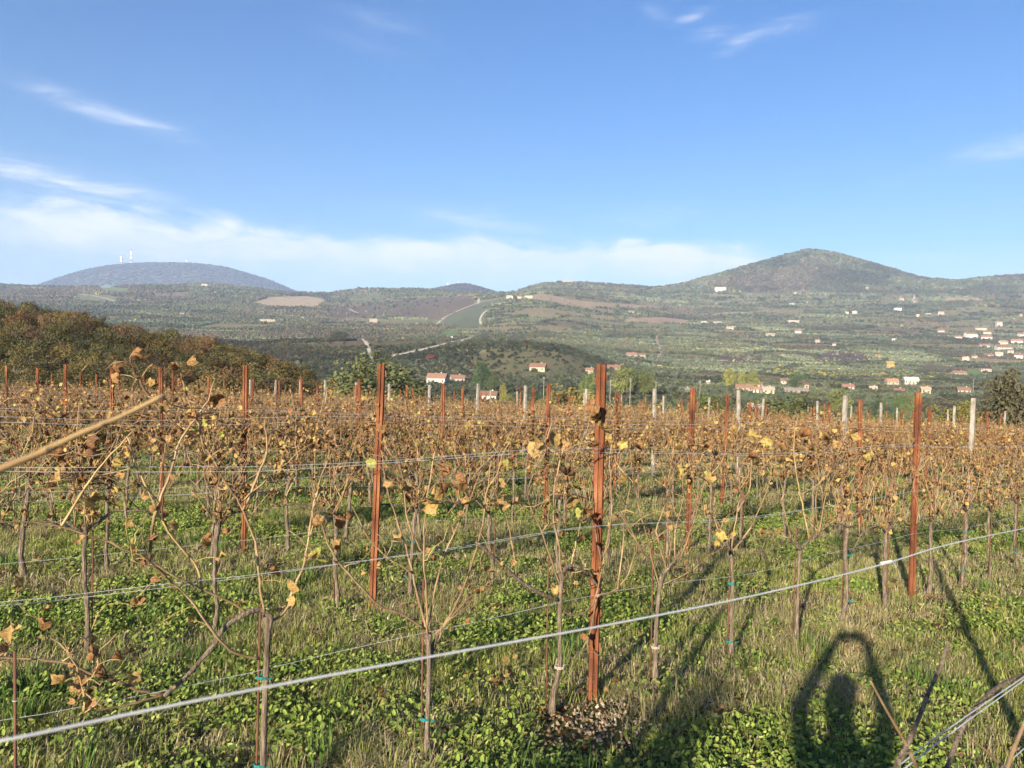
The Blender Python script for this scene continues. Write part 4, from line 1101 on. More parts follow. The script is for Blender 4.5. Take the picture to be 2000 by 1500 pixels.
def stake_and_tie(root, tp, r, tie, h=None):
    m = MB(); hs = h or r.uniform(0.9, 1.25); ox = r.choice([-1, 1]) * 0.026
    m.tube([(ox, 0, -0.05), (ox + r.normal(0, .01), r.normal(0, .01), hs)], 0.0045, 6); m.build('stake', 'rust_rod', root, True)
    for q in range(tie):
        z = 0.18 + 0.34 * q + r.uniform(-.03, .05); c = tp[np.argmin(np.abs(tp[:, 2] - z))]
        th_ = np.linspace(0, 6.28, 10); m = MB()
        for dz in (-0.004, 0.0, 0.004): m.tube(np.column_stack([c[0] + ox / 2 + np.cos(th_) * 0.023, c[1] + np.sin(th_) * 0.018, np.full(10, z + dz)]), 0.0023, 4, cap=False)
        m.tube([(c[0] + .02, c[1] - .02, z), (c[0] + .035, c[1] - .045, z + .015)], 0.004, 4)
        m.build('tie', 'tie', root)
VSP = SPAN / 5.15
# hand-read vines of the nearest row: picture columns/rows lie on the upright plane of that row
def curve(pts, n=None):
    P = np.array(pts, float)
    t = np.concatenate([[0], np.cumsum(np.linalg.norm(np.diff(P, axis=0), axis=1))]); n = n or max(6, len(pts) * 3)
    s = np.linspace(0, t[-1], n)
    # Catmull-Rom through the points
    out = []
    for q in s:
        i = int(np.clip(np.searchsorted(t, q, side='right') - 1, 0, len(P) - 2)); u = (q - t[i]) / (t[i + 1] - t[i])
        a = P[max(i - 1, 0)]; b = P[i]; c = P[i + 1]; d = P[min(i + 2, len(P) - 1)]
        out.append(0.5 * ((2 * b) + (-a + c) * u + (2 * a - 5 * b + 4 * c - d) * u**2 + (-a + 3 * b - 3 * c + d) * u**3))
    return np.array(out)
def hero(k, foot, trunk, arms, canes, leaves, lab, seed, tie=0, extra=0, rod=True, pale_tie=False):
    r = np.random.default_rng(seed)
    bp = on_row(k, *foot); bp[2] = gz(bp[0], bp[1])
    root = empty('grapevine', bp)
    loc = lambda px, py, o=0.0: on_row(k, px, py, o) - bp
    tp = curve([np.array([0, 0, -0.04])] + [loc(*q) for q in trunk], 14)
    m = MB(); s = np.linspace(0, 1, 14)
    m.tube(tp, np.interp(s, [0, .15, .3, .85, 1], [.024, .021, .0125, .0115, .016]) * (1 + r.normal(0, .05, 14)), 9); m.build('trunk', 'bark', root, True)
    allc = []
    for a in arms:
        q = curve([loc(*w, r.normal(0, .01)) for w in a]); m = MB(); rr_ = np.linspace(.0125, .008, len(q)) * (1 + r.normal(0, .08, len(q))); m.tube(q, rr_, 8); m.build('arm', 'bark', root, True); allc.append(q)
    for a in canes:
        oo = r.normal(0, .05); q = curve([loc(*w, oo * i / max(1, len(a) - 1)) for i, w in enumerate(a)]); q = q + r.normal(0, .0022, q.shape)
        rad = cane_rad(q, r.uniform(.0046, .0062)); rad = rad * (1 + 0.28 * (np.arange(len(q)) % 4 == 0))
        m = MB(); m.tube(q, rad, 6); m.build('cane', 'cane' if r.uniform() < .93 else 'cane_pale', root, True); allc.append(q)
    nb_ = len(allc)
    for _ in range(int(extra * 1.7)):
        q0 = allc[r.integers(nb_)]; b = q0[r.integers(len(q0) // 3, len(q0))]
        e = b + np.array([BU[0], BU[1], 0]) * r.normal(0, .16) + np.array([-BU[1], BU[0], 0]) * r.normal(0, .1) + np.array([0, 0, r.uniform(-.05, .30)]); e[2] = min(e[2], max(1.5, b[2]) + r.uniform(-.04, .06))
        q = wiggle(r, b, e, 7, .012); m = MB(); m.tube(q, cane_rad(q, .003), 5); m.build('cane', 'cane' if r.uniform() < .75 else 'cane_pale', root, True); allc.append(q)
    for lf in leaves:
        px_, py_, s_ = lf[:3]; want = lf[3] if len(lf) > 3 else None
        p = loc(px_, py_, r.normal(0, .05)); D = (p + bp)[1]
        cand = [a for a, c in LEAFM if want is None or c in want]
        o = add_leaf_obj(root, p, s_ * 1.1 / F * D / 0.95, r, cand[r.integers(len(cand))])
        if want is not None and 4 in want: o.rotation_euler = (1.1, 0.2, 2.2)
        # its stalk
        qq = min((w for q in allc for w in q), key=lambda w: ((w - p) ** 2).sum())
        if np.linalg.norm(qq - p) < 0.25:
            m = MB(); m.tube(curve([qq, (qq + p) / 2 + [0, 0, .01], p], 5), .0013, 4); m.build('leaf_stalk', 'cane_pale', root, True)
    for _ in range(int(len(leaves) * 0.7 + extra * 0.9)):
        q = allc[r.integers(len(allc))]; p = q[r.integers(len(q) // 3, len(q))] + r.normal(0, .03, 3); add_leaf_obj(root, p, r.uniform(.04, .075), r)
    if rod: stake_and_tie(root, tp, r, tie, 0.85)
    if pale_tie:
        c = tp[5]; th_ = np.linspace(0, 6.28, 10); m = MB()
        for dz in (-.004, .004): m.tube(np.column_stack([c[0] + np.cos(th_) * .026, c[1] + np.sin(th_) * .026, np.full(10, c[2] + dz)]), .003, 4, cap=False)
        m.build('tie', 'tie_pale', root)
    return tag(root, lab, 'vine', 'grapevines in rows')
BRN = (0, 1, 5, 6); YEL = (2, 3); YG = (4,)
hero(1, (512, 1590), [(515, 1450), (519, 1330), (523, 1235), (520, 1205)],
     [[(522, 1235), (529, 1208), (512, 1192), (485, 1196), (440, 1225), (415, 1265), (395, 1286), (365, 1320), (320, 1360)]],
     [[(485, 1195), (440, 1170), (395, 1150), (340, 1125), (290, 1095), (230, 1065), (170, 1045), (90, 1022), (-20, 1018)],
      [(508, 1286), (460, 1275), (420, 1240), (385, 1190), (350, 1150), (310, 1115), (255, 1092)],
      [(515, 1195), (508, 1140), (502, 1085), (495, 1048), (474, 997), (458, 968), (430, 924), (402, 875), (367, 847), (315, 803)],
      [(525, 1215), (555, 1196), (570, 1160), (592, 1105), (604, 1040), (618, 960), (640, 900)],
      [(320, 1356), (280, 1350), (230, 1332), (170, 1312), (110, 1290), (-20, 1284)], [(320, 1358), (270, 1372), (215, 1384), (168, 1392)],
      [(474, 997), (500, 940), (520, 880), (515, 820)], [(395, 1150), (385, 1110), (330, 1040), (290, 960), (262, 900), (250, 850)], [(168, 1392), (160, 1340), (150, 1310)],
      [(290, 1095), (300, 1020), (335, 920), (360, 850), (402, 790), (420, 740)], [(402, 875), (372, 790), (355, 740), (345, 705)], [(315, 803), (285, 765), (262, 720), (252, 700)], [(120, 1030), (160, 960), (205, 900), (260, 840)]],
     [(258, 1095, 56, YG), (255, 1070, 40, YG), (350, 1030, 34, BRN), (395, 1065, 34, BRN), (412, 1060, 30, BRN), (445, 1045, 30, BRN), (430, 1090, 26, YEL), (620, 1092, 52, YG), (640, 1020, 50, BRN), (655, 1010, 40, BRN), (600, 1090, 36, YEL),
      (660, 1075, 36, BRN), (560, 1140, 42, YEL), (548, 1120, 36, BRN), (575, 1165, 30, YEL), (262, 1185, 34, YEL), (270, 1165, 28, BRN), (170, 970, 46, YEL), (182, 985, 44, YEL), (120, 1000, 32, YG), (110, 940, 30, YEL), (30, 1230, 44, YEL), (85, 1232, 40, BRN),
      (20, 1265, 46, BRN), (130, 1275, 34, YEL), (180, 1285, 40, BRN), (240, 1290, 34, BRN), (258, 1318, 32, YEL), (128, 1330, 40, YEL), (145, 1335, 34, YEL), (318, 1215, 24, YEL), (365, 1213, 26, YEL), (150, 1370, 28, BRN),
      (303, 708, 36, (0, 2)), (365, 713, 36, BRN), (350, 722, 30, BRN), (270, 690, 34, BRN), (235, 702, 26, BRN), (235, 732, 40, (1, 6)), (415, 785, 44, (5, 1)), (325, 805, 26, YEL), (470, 1180, 26, YEL), (300, 1000, 30, BRN), (330, 1005, 30, BRN)],
     'leafiest near vine at lower left with a thick arm bent to the ground', 501, tie=2, extra=22)
hero(1, (833, 1507), [(835, 1400), (838, 1310), (836, 1238)], [[(838, 1300), (846, 1262), (856, 1236)]],
     [[(835, 1240), (820, 1180), (805, 1120), (790, 1060), (770, 1000), (752, 935), (745, 880)], [(836, 1238), (832, 1150), (828, 1080), (830, 1010), (838, 945), (850, 880)], [(852, 1240), (880, 1200), (905, 1150), (925, 1090), (942, 1030), (950, 960), (960, 900)],
      [(852, 1238), (900, 1185), (960, 1132), (995, 1095)], [(830, 1228), (790, 1203), (740, 1182), (690, 1130), (650, 1080), (630, 1030), (612, 960)], [(836, 1235), (850, 1150), (870, 1080), (905, 1000), (925, 930), (985, 870)], [(805, 1120), (760, 1090), (720, 1050), (690, 990)], [(828, 1080), (800, 1030), (790, 960), (780, 900)]],
     [(960, 1115, 34, YEL), (842, 1088, 26, BRN), (830, 985, 40, YEL), (848, 978, 40, YEL), (870, 965, 36, BRN), (905, 960, 46, BRN), (915, 985, 36, BRN), (968, 985, 42, YEL), (988, 990, 34, BRN), (1015, 985, 36, YEL), (880, 930, 44, BRN), (790, 968, 34, BRN), (785, 955, 28, YEL), (745, 1098, 22, YEL),
      (1045, 862, 54, YEL), (1075, 868, 46, YEL), (1092, 862, 42, BRN), (985, 922, 36, YEL), (990, 910, 30, YG), (890, 925, 36, BRN), (840, 920, 30, BRN)],
     'young vine with spread bare canes left of the tallest post', 502, tie=1, extra=16)
hero(1, (1076, 1408), [(1082, 1350), (1093, 1300), (1093, 1210), (1096, 1120)],
     [[(1092, 1172), (1050, 1156), (1010, 1130), (960, 1085), (930, 1058)], [(1096, 1118), (1115, 1104), (1135, 1110), (1155, 1130), (1168, 1146)]],
     [[(1095, 1190), (1118, 1203), (1150, 1190), (1164, 1166), (1172, 1110), (1166, 1050), (1150, 1000), (1140, 930)], [(1165, 1165), (1205, 1150), (1225, 1125), (1240, 1080), (1250, 1020)], [(1164, 1170), (1156, 1220), (1146, 1256), (1160, 1276), (1190, 1281)],
      [(1096, 1120), (1090, 1060), (1080, 1000), (1086, 930), (1105, 870)], [(1115, 1104), (1125, 1060), (1135, 1010)], [(1172, 1110), (1185, 1060), (1195, 990), (1190, 900), (1200, 830)], [(1096, 1150), (1076, 1090), (1050, 1020), (1030, 960), (1060, 880), (1080, 820)], [(1205, 1150), (1215, 1080), (1222, 1000), (1235, 930)], [(1010, 1130), (1000, 1060), (985, 1000), (960, 950)]],
     [(1105, 1160, 18, (6,)), (1108, 928, 50, BRN), (1120, 935, 40, (5, 1)), (1160, 790, 44, BRN), (1175, 812, 40, BRN), (1168, 830, 36, YEL), (1190, 860, 34, YEL), (1105, 985, 36, YEL), (1140, 1005, 40, BRN), (1045, 855, 44, YEL), (1210, 870, 26, YEL), (1150, 870, 30, BRN), (1060, 990, 30, YEL)],
     'stout footed vine leaning against the tallest rusty post', 503, tie=0, extra=20, pale_tie=True)
hero(1, (1280, 1316), [(1281, 1250), (1284, 1190), (1288, 1150), (1294, 1120)], [[(1290, 1150), (1296, 1125), (1304, 1108), (1320, 1095)]],
     [[(1290, 1150), (1275, 1100), (1265, 1050), (1250, 1000), (1236, 930), (1230, 870)], [(1302, 1112), (1330, 1085), (1345, 1050), (1360, 1000), (1380, 930)], [(1300, 1110), (1292, 1075), (1282, 1040), (1300, 980), (1312, 900), (1320, 840)], [(1292, 1142), (1330, 1126), (1372, 1100)], [(1320, 1095), (1318, 1040), (1335, 970), (1330, 900)], [(1275, 1100), (1255, 1080), (1235, 1040), (1215, 1000)]],
     [(1295, 1055, 30, BRN), (1270, 1045, 24, BRN), (1240, 905, 34, YEL), (1255, 880, 30, BRN), (1320, 880, 30, YEL), (1330, 930, 26, YEL), (1225, 940, 30, YEL), (1300, 870, 30, BRN)],
     'pale trunked vine just right of the tallest post', 504, extra=20, pale_tie=True)
hero(1, (1428, 1292), [(1430, 1210), (1431, 1130), (1427, 1075)], [[(1428, 1085), (1420, 1060), (1405, 1040)]],
     [[(1426, 1075), (1408, 1030), (1375, 985), (1352, 930), (1340, 870)], [(1428, 1070), (1440, 1000), (1446, 950), (1432, 880), (1440, 830)], [(1430, 1078), (1460, 1040), (1480, 1000), (1502, 945), (1510, 880)], [(1405, 1040), (1395, 1000), (1400, 930), (1390, 870)], [(1440, 1000), (1465, 950), (1470, 890), (1490, 850)]],
     [(1485, 1042, 26, YEL), (1405, 1040, 28, YEL), (1350, 1070, 24, YEL), (1440, 850, 34, YEL), (1460, 890, 30, BRN), (1375, 870, 30, BRN), (1390, 930, 28, YEL), (1500, 870, 28, YEL), (1475, 850, 30, (3, 4))],
     'vine with two teal ties left of the thick forked vine', 505, tie=2, extra=20)
hero(1, (1556, 1222), [(1559, 1150), (1561, 1100), (1563, 1070)], [[(1563, 1072), (1580, 1056), (1598, 1046), (1610, 1030)], [(1563, 1072), (1550, 1062), (1540, 1050)]],
     [[(1545, 1055), (1535, 1010), (1522, 970), (1498, 940), (1490, 880)], [(1580, 1052), (1570, 1000), (1556, 930), (1550, 860), (1560, 810)], [(1600, 1044), (1592, 985), (1600, 930), (1585, 860)], [(1610, 1030), (1655, 1012), (1690, 980), (1722, 945), (1745, 900)], [(1606, 1035), (1640, 1000), (1620, 940), (1640, 880), (1660, 830)], [(1598, 1046), (1615, 960), (1635, 910), (1600, 850)]],
     [(1660, 855, 36, YEL), (1640, 880, 34, BRN), (1560, 850, 34, BRN), (1590, 880, 32, YEL), (1700, 900, 34, (3, 4)), (1680, 920, 30, YEL), (1530, 880, 30, BRN), (1620, 860, 32, YEL), (1520, 930, 26, YEL), (1730, 880, 30, YEL)],
     'thick forked vine with heavy dark head right of the teal tied vine', 506, extra=22)
bp = on_row(1, 30, 1400); bp[2] = gz(bp[0], bp[1]); root = empty('vine_stake', bp); tp_ = on_row(1, 29, 1272) - bp
m = MB(); m.tube([(0, 0, -.05), tp_ * .5 + [.003, 0, 0], tp_], .0048, 8); m.build('rod', 'rust_rod', root, True)
m = MB(); th_ = np.linspace(0, 6.28, 10); m.tube(np.column_stack([np.cos(th_) * .008, np.sin(th_) * .008, np.full(10, tp_[2] * .8)]), .0014, 4, cap=False); m.build('wire_loop', 'wire', root)
tag(root, 'thin rusty stake upright near the left picture edge', 'stake')
for i, t in enumerate([0.69, 0.885, 1.10, 1.30, 1.49, 1.69, 1.88]):
    make_near(1, t * SPAN, 3200 + i, 27 + i % 3, 96 + 4 * (i % 3), 'bare trunked vine of the nearest row, %s one right of the thick forked vine' % ordinal(i + 1), tie=[2, 0, 0, 2, 0, 1, 0][i])
for i, t in enumerate([0.60, 0.80, 1.0]):
    make_near(0, t * SPAN + 0.05, 3300 + i, 9, 26, 'vine of the row by the photographer, %s right of the near wires' % ordinal(i + 1))
for i, t in enumerate([-3.72, -4.5]):
    make_near(0, t, 3400 + i, 64, 150, 'vine of the row by the photographer, %s one beyond the left picture edge' % ordinal(i + 1), cane_r=0.0055, clear=True)
count = 22
cands = []
for k in range(2, KMAX + 1):
    for i in range(-30, 70):
        t = (i + 0.55) * VSP + 0.09 * math.sin(k * 5.1 + i * 2.3)
        p = rowpt(k, t)
        if in_view(p, 0.04) and p[1] < 42: cands.append((p[1], k, i, t, p))
cands.sort(key=lambda c: c[0])
nth = {}
for D, k, i, t, p in sorted(cands, key=lambda c: (c[1], c[3])): nth[(k, i)] = sum(1 for q in nth if q[0] == k) + 1
rest = MB(); rest_t = MB(); rest_c = MB()
indiv = 300 - count
rng = np.random.default_rng(91)
FARDATA = None
for n, (D, k, i, t, p) in enumerate(cands):
    rn = 'second' if k == 2 else ordinal(k)
    look = 'half-bare' if k <= 3 else 'autumn'
    lab = '%s brown vine, %s from the left in view on the %s row' % (look, ordinal(nth[(k, i)]), rn)
    if n < indiv:
        if k == 2 and D < 9.5:
            v = make_near(2, t, 4000 + i, 27 + i % 3, 98 + 3 * (i % 4), lab, tie=2 if i % 5 == 0 else 0)
        else:
            pool = MIDV if k <= 3 else FARV; vi = (k * 5 + i * 3) % len(pool); srcv = pool[vi]
            if id(srcv) in far_used: v = copy_tree(srcv)
            else: v = srcv; far_used.add(id(srcv))
            v.location = p; v.rotation_euler = (rng.normal(0, .03), rng.normal(0, .03), RZ + (math.pi if rng.uniform() < .5 else 0) + rng.normal(0, .06)); s_ = rng.uniform(.93, 1.08); v.scale = (s_ * rng.uniform(.9, 1.15), s_, s_)
            tag(v, lab, 'vine', 'grapevines in rows')
    else:
        if FARDATA is None:
            FARDATA = []
            for q in FARV:
                ch = {c.name.split('.')[0]: c.data for c in q.children}
                FARDATA.append(ch)
        ch = FARDATA[(k * 5 + i * 3) % len(FARDATA)]
        a = RZ + (math.pi if rng.uniform() < .5 else 0); R3 = np.array([[math.cos(a), -math.sin(a), 0], [math.sin(a), math.cos(a), 0], [0, 0, 1]])
        for nm, mb in (('trunk', rest_t), ('canes', rest_c), ('leaves', rest)):
            d = ch[nm]; vv = np.empty(len(d.vertices) * 3); d.vertices.foreach_get('co', vv); vv = vv.reshape(-1, 3) @ R3.T + p
            cc = np.empty(len(d.vertices) * 4); d.color_attributes['col'].data.foreach_get('color', cc)
            mb.add(vv, [tuple(q.vertices) for q in d.polygons], cc.reshape(-1, 4)[:, :3])
for pool in (FARV, MIDV):
    for q in pool:
        if id(q) not in far_used:
            for c in list(q.children): bpy.data.objects.remove(c)
            bpy.data.objects.remove(q)
if rest.n:
    root = empty('far_vines', rowpt(KMAX, 0)); tag(root, 'mass of farthest brown vines along the far edge of the vineyard', 'vines', kind='stuff')
    for nm, mb, mt in (('trunks', rest_t, 'bark'), ('canes', rest_c, 'cane'), ('leaves', rest, 'leaf')):
        mb.v = [np.concatenate(mb.v) - np.array(root.location)]; mb.c = [np.concatenate(mb.c)]
        tag(mb.build(nm, mt, root), kind='stuff')

# ------------------------------------------------------------------ wires
WH = [(0.66, 0.0), (1.02, 0.035), (1.04, -0.035), (1.44, 0.035), (1.47, -0.035), (1.74, 0.0)]
WN = ['lowest', 'second lowest', 'third lowest', 'third highest', 'second highest', 'topmost']
rng = np.random.default_rng(8)
for k in range(1, 11):
    if k > 6: lv = (3,)
    elif k > 3: lv = (1, 3)
    else: lv = range(5)
    ts = [t for t in np.arange(-30, 42, 0.7) if in_view(rowpt(k, t), 0.12)]
    for l in lv:
        h, off = WH[l]; hj = h + rng.normal(0, 0.02)
        pts_ = []
        for t in np.arange(min(ts) - 1, max(ts) + 1.5, 0.35):
            ph = (t / SPAN) % 1.0
            pts_.append(rowpt(k, t, off * (1 - 0.4 * math.sin(ph * math.pi)), hj - 0.035 * math.sin(ph * math.pi) + 0.006 * math.sin(t * 3.1 + l)))
        m = MB(); p0 = np.array(pts_[0]); m.tube(np.array(pts_) - p0, 0.0012, 5)
        o = m.build('trellis_wire', 'wire', None, True, p0)
        tag(o, '%s galvanised wire strung along the %s row of vines' % (WN[l], 'nearest' if k == 1 else ordinal(k)), 'wire', 'trellis wires')
def splice(parent, a, b, turns, rad, thick):
    a = np.array(a, float); b = np.array(b, float); n = turns * 10; d = (b - a) / np.linalg.norm(b - a)
    e1 = np.cross(d, [0, 0, 1]); e1 /= np.linalg.norm(e1); e2 = np.cross(d, e1); t = np.linspace(0, 1, n)
    for ph in (0, math.pi):
        m = MB(); m.tube(a + (b - a) * t[:, None] + rad * (np.cos(t * turns * 6.283 + ph)[:, None] * e1 + np.sin(t * turns * 6.283 + ph)[:, None] * e2), thick, 6)
        m.build('twisted_end', 'wire', parent, True)
    m = MB(); m.tube(curve([b, b + d * .012 + np.array([0, 0, -.005]), b + d * .022 + np.array([0, 0, -.016])], 6), thick, 6); m.build('loose_end', 'wire', parent, True)
def near_wire(pix, lab, sp=None, thick=0.00125):
    P = curve([on_row(0, *q) for q in pix], 46); p0 = P[0].copy(); m = MB(); m.tube(P - p0, thick, 10)
    o = m.build('trellis_wire', 'wire', None, True, p0); tag(o, lab, 'wire', 'trellis wires')
    if sp: splice(o, on_row(0, *sp[0]) - p0, on_row(0, *sp[1]) - p0, 3, 0.0022, 0.0011)
near_wire([(-160, 1478), (0, 1448), (300, 1385), (600, 1327), (900, 1272), (1200, 1218), (1450, 1168), (1640, 1124), (1745, 1096), (1850, 1064), (2000, 1032), (2160, 1000)], 'thick looking blurred wire crossing the whole picture close by', ((1722, 1101), (1741, 1097)))
near_wire([(1640, 1590), (1752, 1498), (1850, 1425), (2000, 1322), (2140, 1230)], 'lower near wire in the bottom right corner, upper strand of two')
near_wire([(1640, 1602), (1760, 1506), (1880, 1415), (2000, 1328), (2140, 1222)], 'lower near wire in the bottom right corner, lower strand of two')
near_wire([(1900, 1580), (1960, 1500), (2000, 1462), (2080, 1390)], 'short bit of wire at the bottom right corner edge')

# ------------------------------------------------------------------ canes of the photographer's own row, close to the lens
def near_cane(k, pix, r0, r1, mat, lab, offs=None, node=3, side=()):
    P = [on_row(k, *q, (offs or 0.0)) for q in pix]; base_ = P[0].copy(); root = empty('vine_cane', base_)
    q = curve([w - base_ for w in P], 40); rad = np.linspace(r0, r1, 40)
    for nd in np.linspace(3, 37, node): rad *= 1 + 0.28 * np.exp(-((np.arange(40) - nd) / 0.8) ** 2)
    m = MB(); m.tube(q, rad, 10); m.build('stem', mat, root, True)
    for nd in np.linspace(3, 37, node):
        i = int(nd); c = q[i]; m = MB(); d = q[min(i + 1, 39)] - q[i]; d /= np.linalg.norm(d) + 1e-9; s = np.cross(d, [0, 0, 1]); s /= np.linalg.norm(s) + 1e-9
        m.tube([c, c + s * rad[i] * 1.3 + d * rad[i], c + s * rad[i] * 1.9 + d * rad[i] * 2.6], [rad[i] * .6, rad[i] * .5, rad[i] * .1], 6); m.build('bud', 'bark', root, True)
    for sp_, a0 in side:
        qq = curve([on_row(k, *w, (offs or 0.0)) - base_ for w in sp_], 16); m = MB(); m.tube(qq, np.linspace(a0, a0 * .5, 16), 7); m.build('shoot', 'cane', root, True)
    return tag(root, lab, 'cane')
near_cane(0, [(-60, 952), (0, 917), (75, 886), (150, 850), (240, 812), (320, 772)], 0.0028, 0.0016, 'cane_pale', 'blurred pale yellow cane reaching in from the left edge', 0.0, 4)
near_cane(0, [(1700, 1600), (1745, 1510), (1785, 1425), (1815, 1350), (1840, 1295), (1852, 1255)], 0.0056, 0.0030, 'bark', 'brown upright cane rising from the bottom right', -0.03, 4, [([(1800, 1520), (1770, 1455), (1730, 1385), (1700, 1330)], 0.0035)])
near_cane(0, [(1810, 1600), (1850, 1500), (1885, 1410), (1945, 1345), (2010, 1312), (2100, 1260)], 0.0055, 0.004, 'bark', 'dark bent branch beside the lower near wires', 0.02, 4, [([(1960, 1500), (1930, 1470), (1900, 1445)], 0.004)])
near_cane(0, [(1950, 1580), (1968, 1500), (1985, 1450), (2015, 1380)], 0.005, 0.0045, 'cane', 'brown cane cut by the bottom right picture edge', -0.02, 3)
lf = [a for a, c in LEAFM if c == 6][0]
p = on_row(0, 1996, 1272); root = empty('hanging_leaf', p); o = link('leaf', lf, root); o.scale = (.085,) * 3; o.rotation_euler = (1.2, .3, .4); m = MB(); m.tube([(0, 0, 0), (.03, .02, .05), (.06, .04, .07)], .0015, 5); m.build('leaf_stalk', 'cane', root)
tag(root, 'orange brown leaf hanging at the right picture edge', 'leaf')

# ------------------------------------------------------------------ grass, clover, straw and litter
def tuft(name, seed, n, hmin, hmax, width, spread, cols, lean=0.5):
    r = np.random.default_rng(seed); m = MB()
    for _ in range(n):
        a = r.uniform(0, 6.28); d = r.uniform(0, 1) ** 0.6 * spread; b = np.array([math.cos(a) * d, math.sin(a) * d, -0.01]); h = r.uniform(hmin, hmax)
        dr = np.array([math.cos(a + r.normal(0, .8)), math.sin(a + r.normal(0, .8)), 0]); l = r.uniform(0.1, 1) * lean
        w = np.array([-dr[1], dr[0], 0]) * width * r.uniform(.7, 1.3)
        p1 = b + dr * h * l * .35 + [0, 0, h * .6]; p2 = b + dr * h * l * 1.0 + [0, 0, h * (1 - .35 * l)]
        c = np.array(cols[r.integers(len(cols))]) * r.uniform(.75, 1.25)
        m.add([b - w, b + w, p1 + w * .8, p1 - w * .8, p2], [(0, 1, 2, 3), (3, 2, 4)], c)
    me_ = m.mesh(name); me_.materials.append(M['blade']); return src(name, me_)
def broad(name, seed, n, size, hmax, spread, cols):
    r = np.random.default_rng(seed); m = MB()
    for _ in range(n):
        a = r.uniform(0, 6.28); d = r.uniform(0, 1) ** 0.5 * spread; c = np.array([math.cos(a) * d, math.sin(a) * d, r.uniform(.01, hmax)])
        nrm = np.array([r.normal(0, .55), r.normal(0, .55), 1]) + 0.75 * TOSUN; nrm /= np.linalg.norm(nrm); e1 = np.cross(nrm, [math.cos(a), math.sin(a), 0]); e1 /= np.linalg.norm(e1); e2 = np.cross(nrm, e1)
        s = size * r.uniform(.6, 1.3); k = np.array([(1.25, 0), (.55, .62), (-.5, .55), (-.9, 0), (-.5, -.55), (.55, -.62)])
        v = [c + e1 * x * s + e2 * y * s * .9 + nrm * (abs(y) * .25 * s) for x, y in k]
        m.add(v, [(0, 1, 2, 3), (0, 3, 4, 5)], np.array(cols[r.integers(len(cols))]) * r.uniform(.7, 1.3))
    me_ = m.mesh(name); me_.materials.append(M['blade']); return src(name, me_)
def litter(name, seed, n, cols):
    r = np.random.default_rng(seed); m = MB()
    for _ in range(n):
        v, f = leaf_geo(r, r.uniform(.05, .09), r.uniform(.6, 2), r.uniform(0, .4), .2); Rm = rand_rot(r); Rm[2] *= .4
        m.add(v @ Rm.T + [r.normal(0, .09), r.normal(0, .09), .03], f, np.array(cols[r.integers(len(cols))]) * r.uniform(.6, 1.2))
    me_ = m.mesh(name); me_.materials.append(M['leaf']); return src(name, me_)
GREEN = [(0.29, 0.325, 0.066), (0.24, 0.285, 0.055), (0.37, 0.375, 0.10), (0.40, 0.36, 0.14), (0.17, 0.21, 0.045)]
STRAW = [(0.46, 0.38, 0.22), (0.40, 0.32, 0.18), (0.54, 0.46, 0.30), (0.31, 0.24, 0.13)]
CLOV = [(0.215, 0.285, 0.048), (0.28, 0.345, 0.065), (0.15, 0.215, 0.037), (0.34, 0.385, 0.10), (0.10, 0.145, 0.028)]
SRCG = [tuft('piece_00', 1, 46, .03, .085, .0022, .10, GREEN, .9), tuft('piece_01', 2, 46, .035, .10, .0024, .11, GREEN + STRAW[:1], .9), tuft('piece_02', 3, 40, .03, .09, .0024, .11, GREEN + STRAW, 1.0),
        tuft('piece_03', 4, 42, .025, .085, .0021, .12, STRAW + GREEN[2:4], 1.4), tuft('piece_04', 5, 26, .05, .17, .0018, .10, STRAW + GREEN[:2], 1.4),
        broad('piece_05', 6, 34, .013, .08, .12, CLOV), broad('piece_06', 7, 22, .015, .09, .12, CLOV), broad('piece_07', 8, 40, .010, .07, .12, CLOV + GREEN),
        litter('piece_08', 9, 4, [(0.26, 0.14, 0.06), (0.20, 0.10, 0.045), (0.32, 0.2, 0.09)]), tuft('piece_09', 10, 46, .08, .20, .0028, .10, [(0.11, 0.20, 0.035), (0.14, 0.22, 0.05)], .6)]
rng = np.random.default_rng(44)
GP = []
for r0, r1, den, sc_ in ((2.0, 6.5, 260, 1.0), (6.5, 12, 105, 1.3), (12, 24, 36, 1.9), (24, 48, 10, 3.0)):
    area = 0.5 * math.radians(86) * (r1**2 - r0**2); n = int(area * den)
    q = np.sqrt(rng.uniform(r0**2, r1**2, n)); a = np.radians(rng.uniform(-42, 44, n))
    GP.append(np.stack([q * np.sin(a), q * np.cos(a), np.full(n, sc_)], 1))
# a thin ring behind and beside the photographer
n = 3500; q = np.sqrt(rng.uniform(0.2, 5**2, n)); a = rng.uniform(0.75, 5.5, n); GP.append(np.stack([q * np.sin(a), q * np.cos(a), np.full(n, 1.0)], 1))
GP = np.concatenate(GP)
nrm2 = np.array([-BU[1], BU[0]]); dist = (GP[:, :2] @ nrm2 - P1 @ nrm2) / float(AV @ nrm2); fr = np.abs(dist - np.round(dist)) * float(AV @ nrm2)    # metres to the nearest vine row
na = fbm(GP[:, 0] / 0.9, GP[:, 1] / 0.9, 3, 51); nb = fbm(GP[:, 0] / 0.45 + 7, GP[:, 1] / 0.45, 3, 52); nc = fbm(GP[:, 0] / 3 + 3, GP[:, 1] / 3, 3, 53)
dry = smooth(na + 0.22 * (1 - smooth(fr, 0.15, 0.6)) + 0.30 * (nc - 0.5) + 0.10 * smooth(GP[:, 1], 4.5, 8.5) * smooth(GP[:, 0], -1.0, 1.5) + 0.10 * smooth(GP[:, 1], 4.5, 8.5) * smooth(GP[:, 0], 0, 2.5) + 0.06 * smooth(GP[:, 1], 5.0, 8.0), 0.49, 0.77)
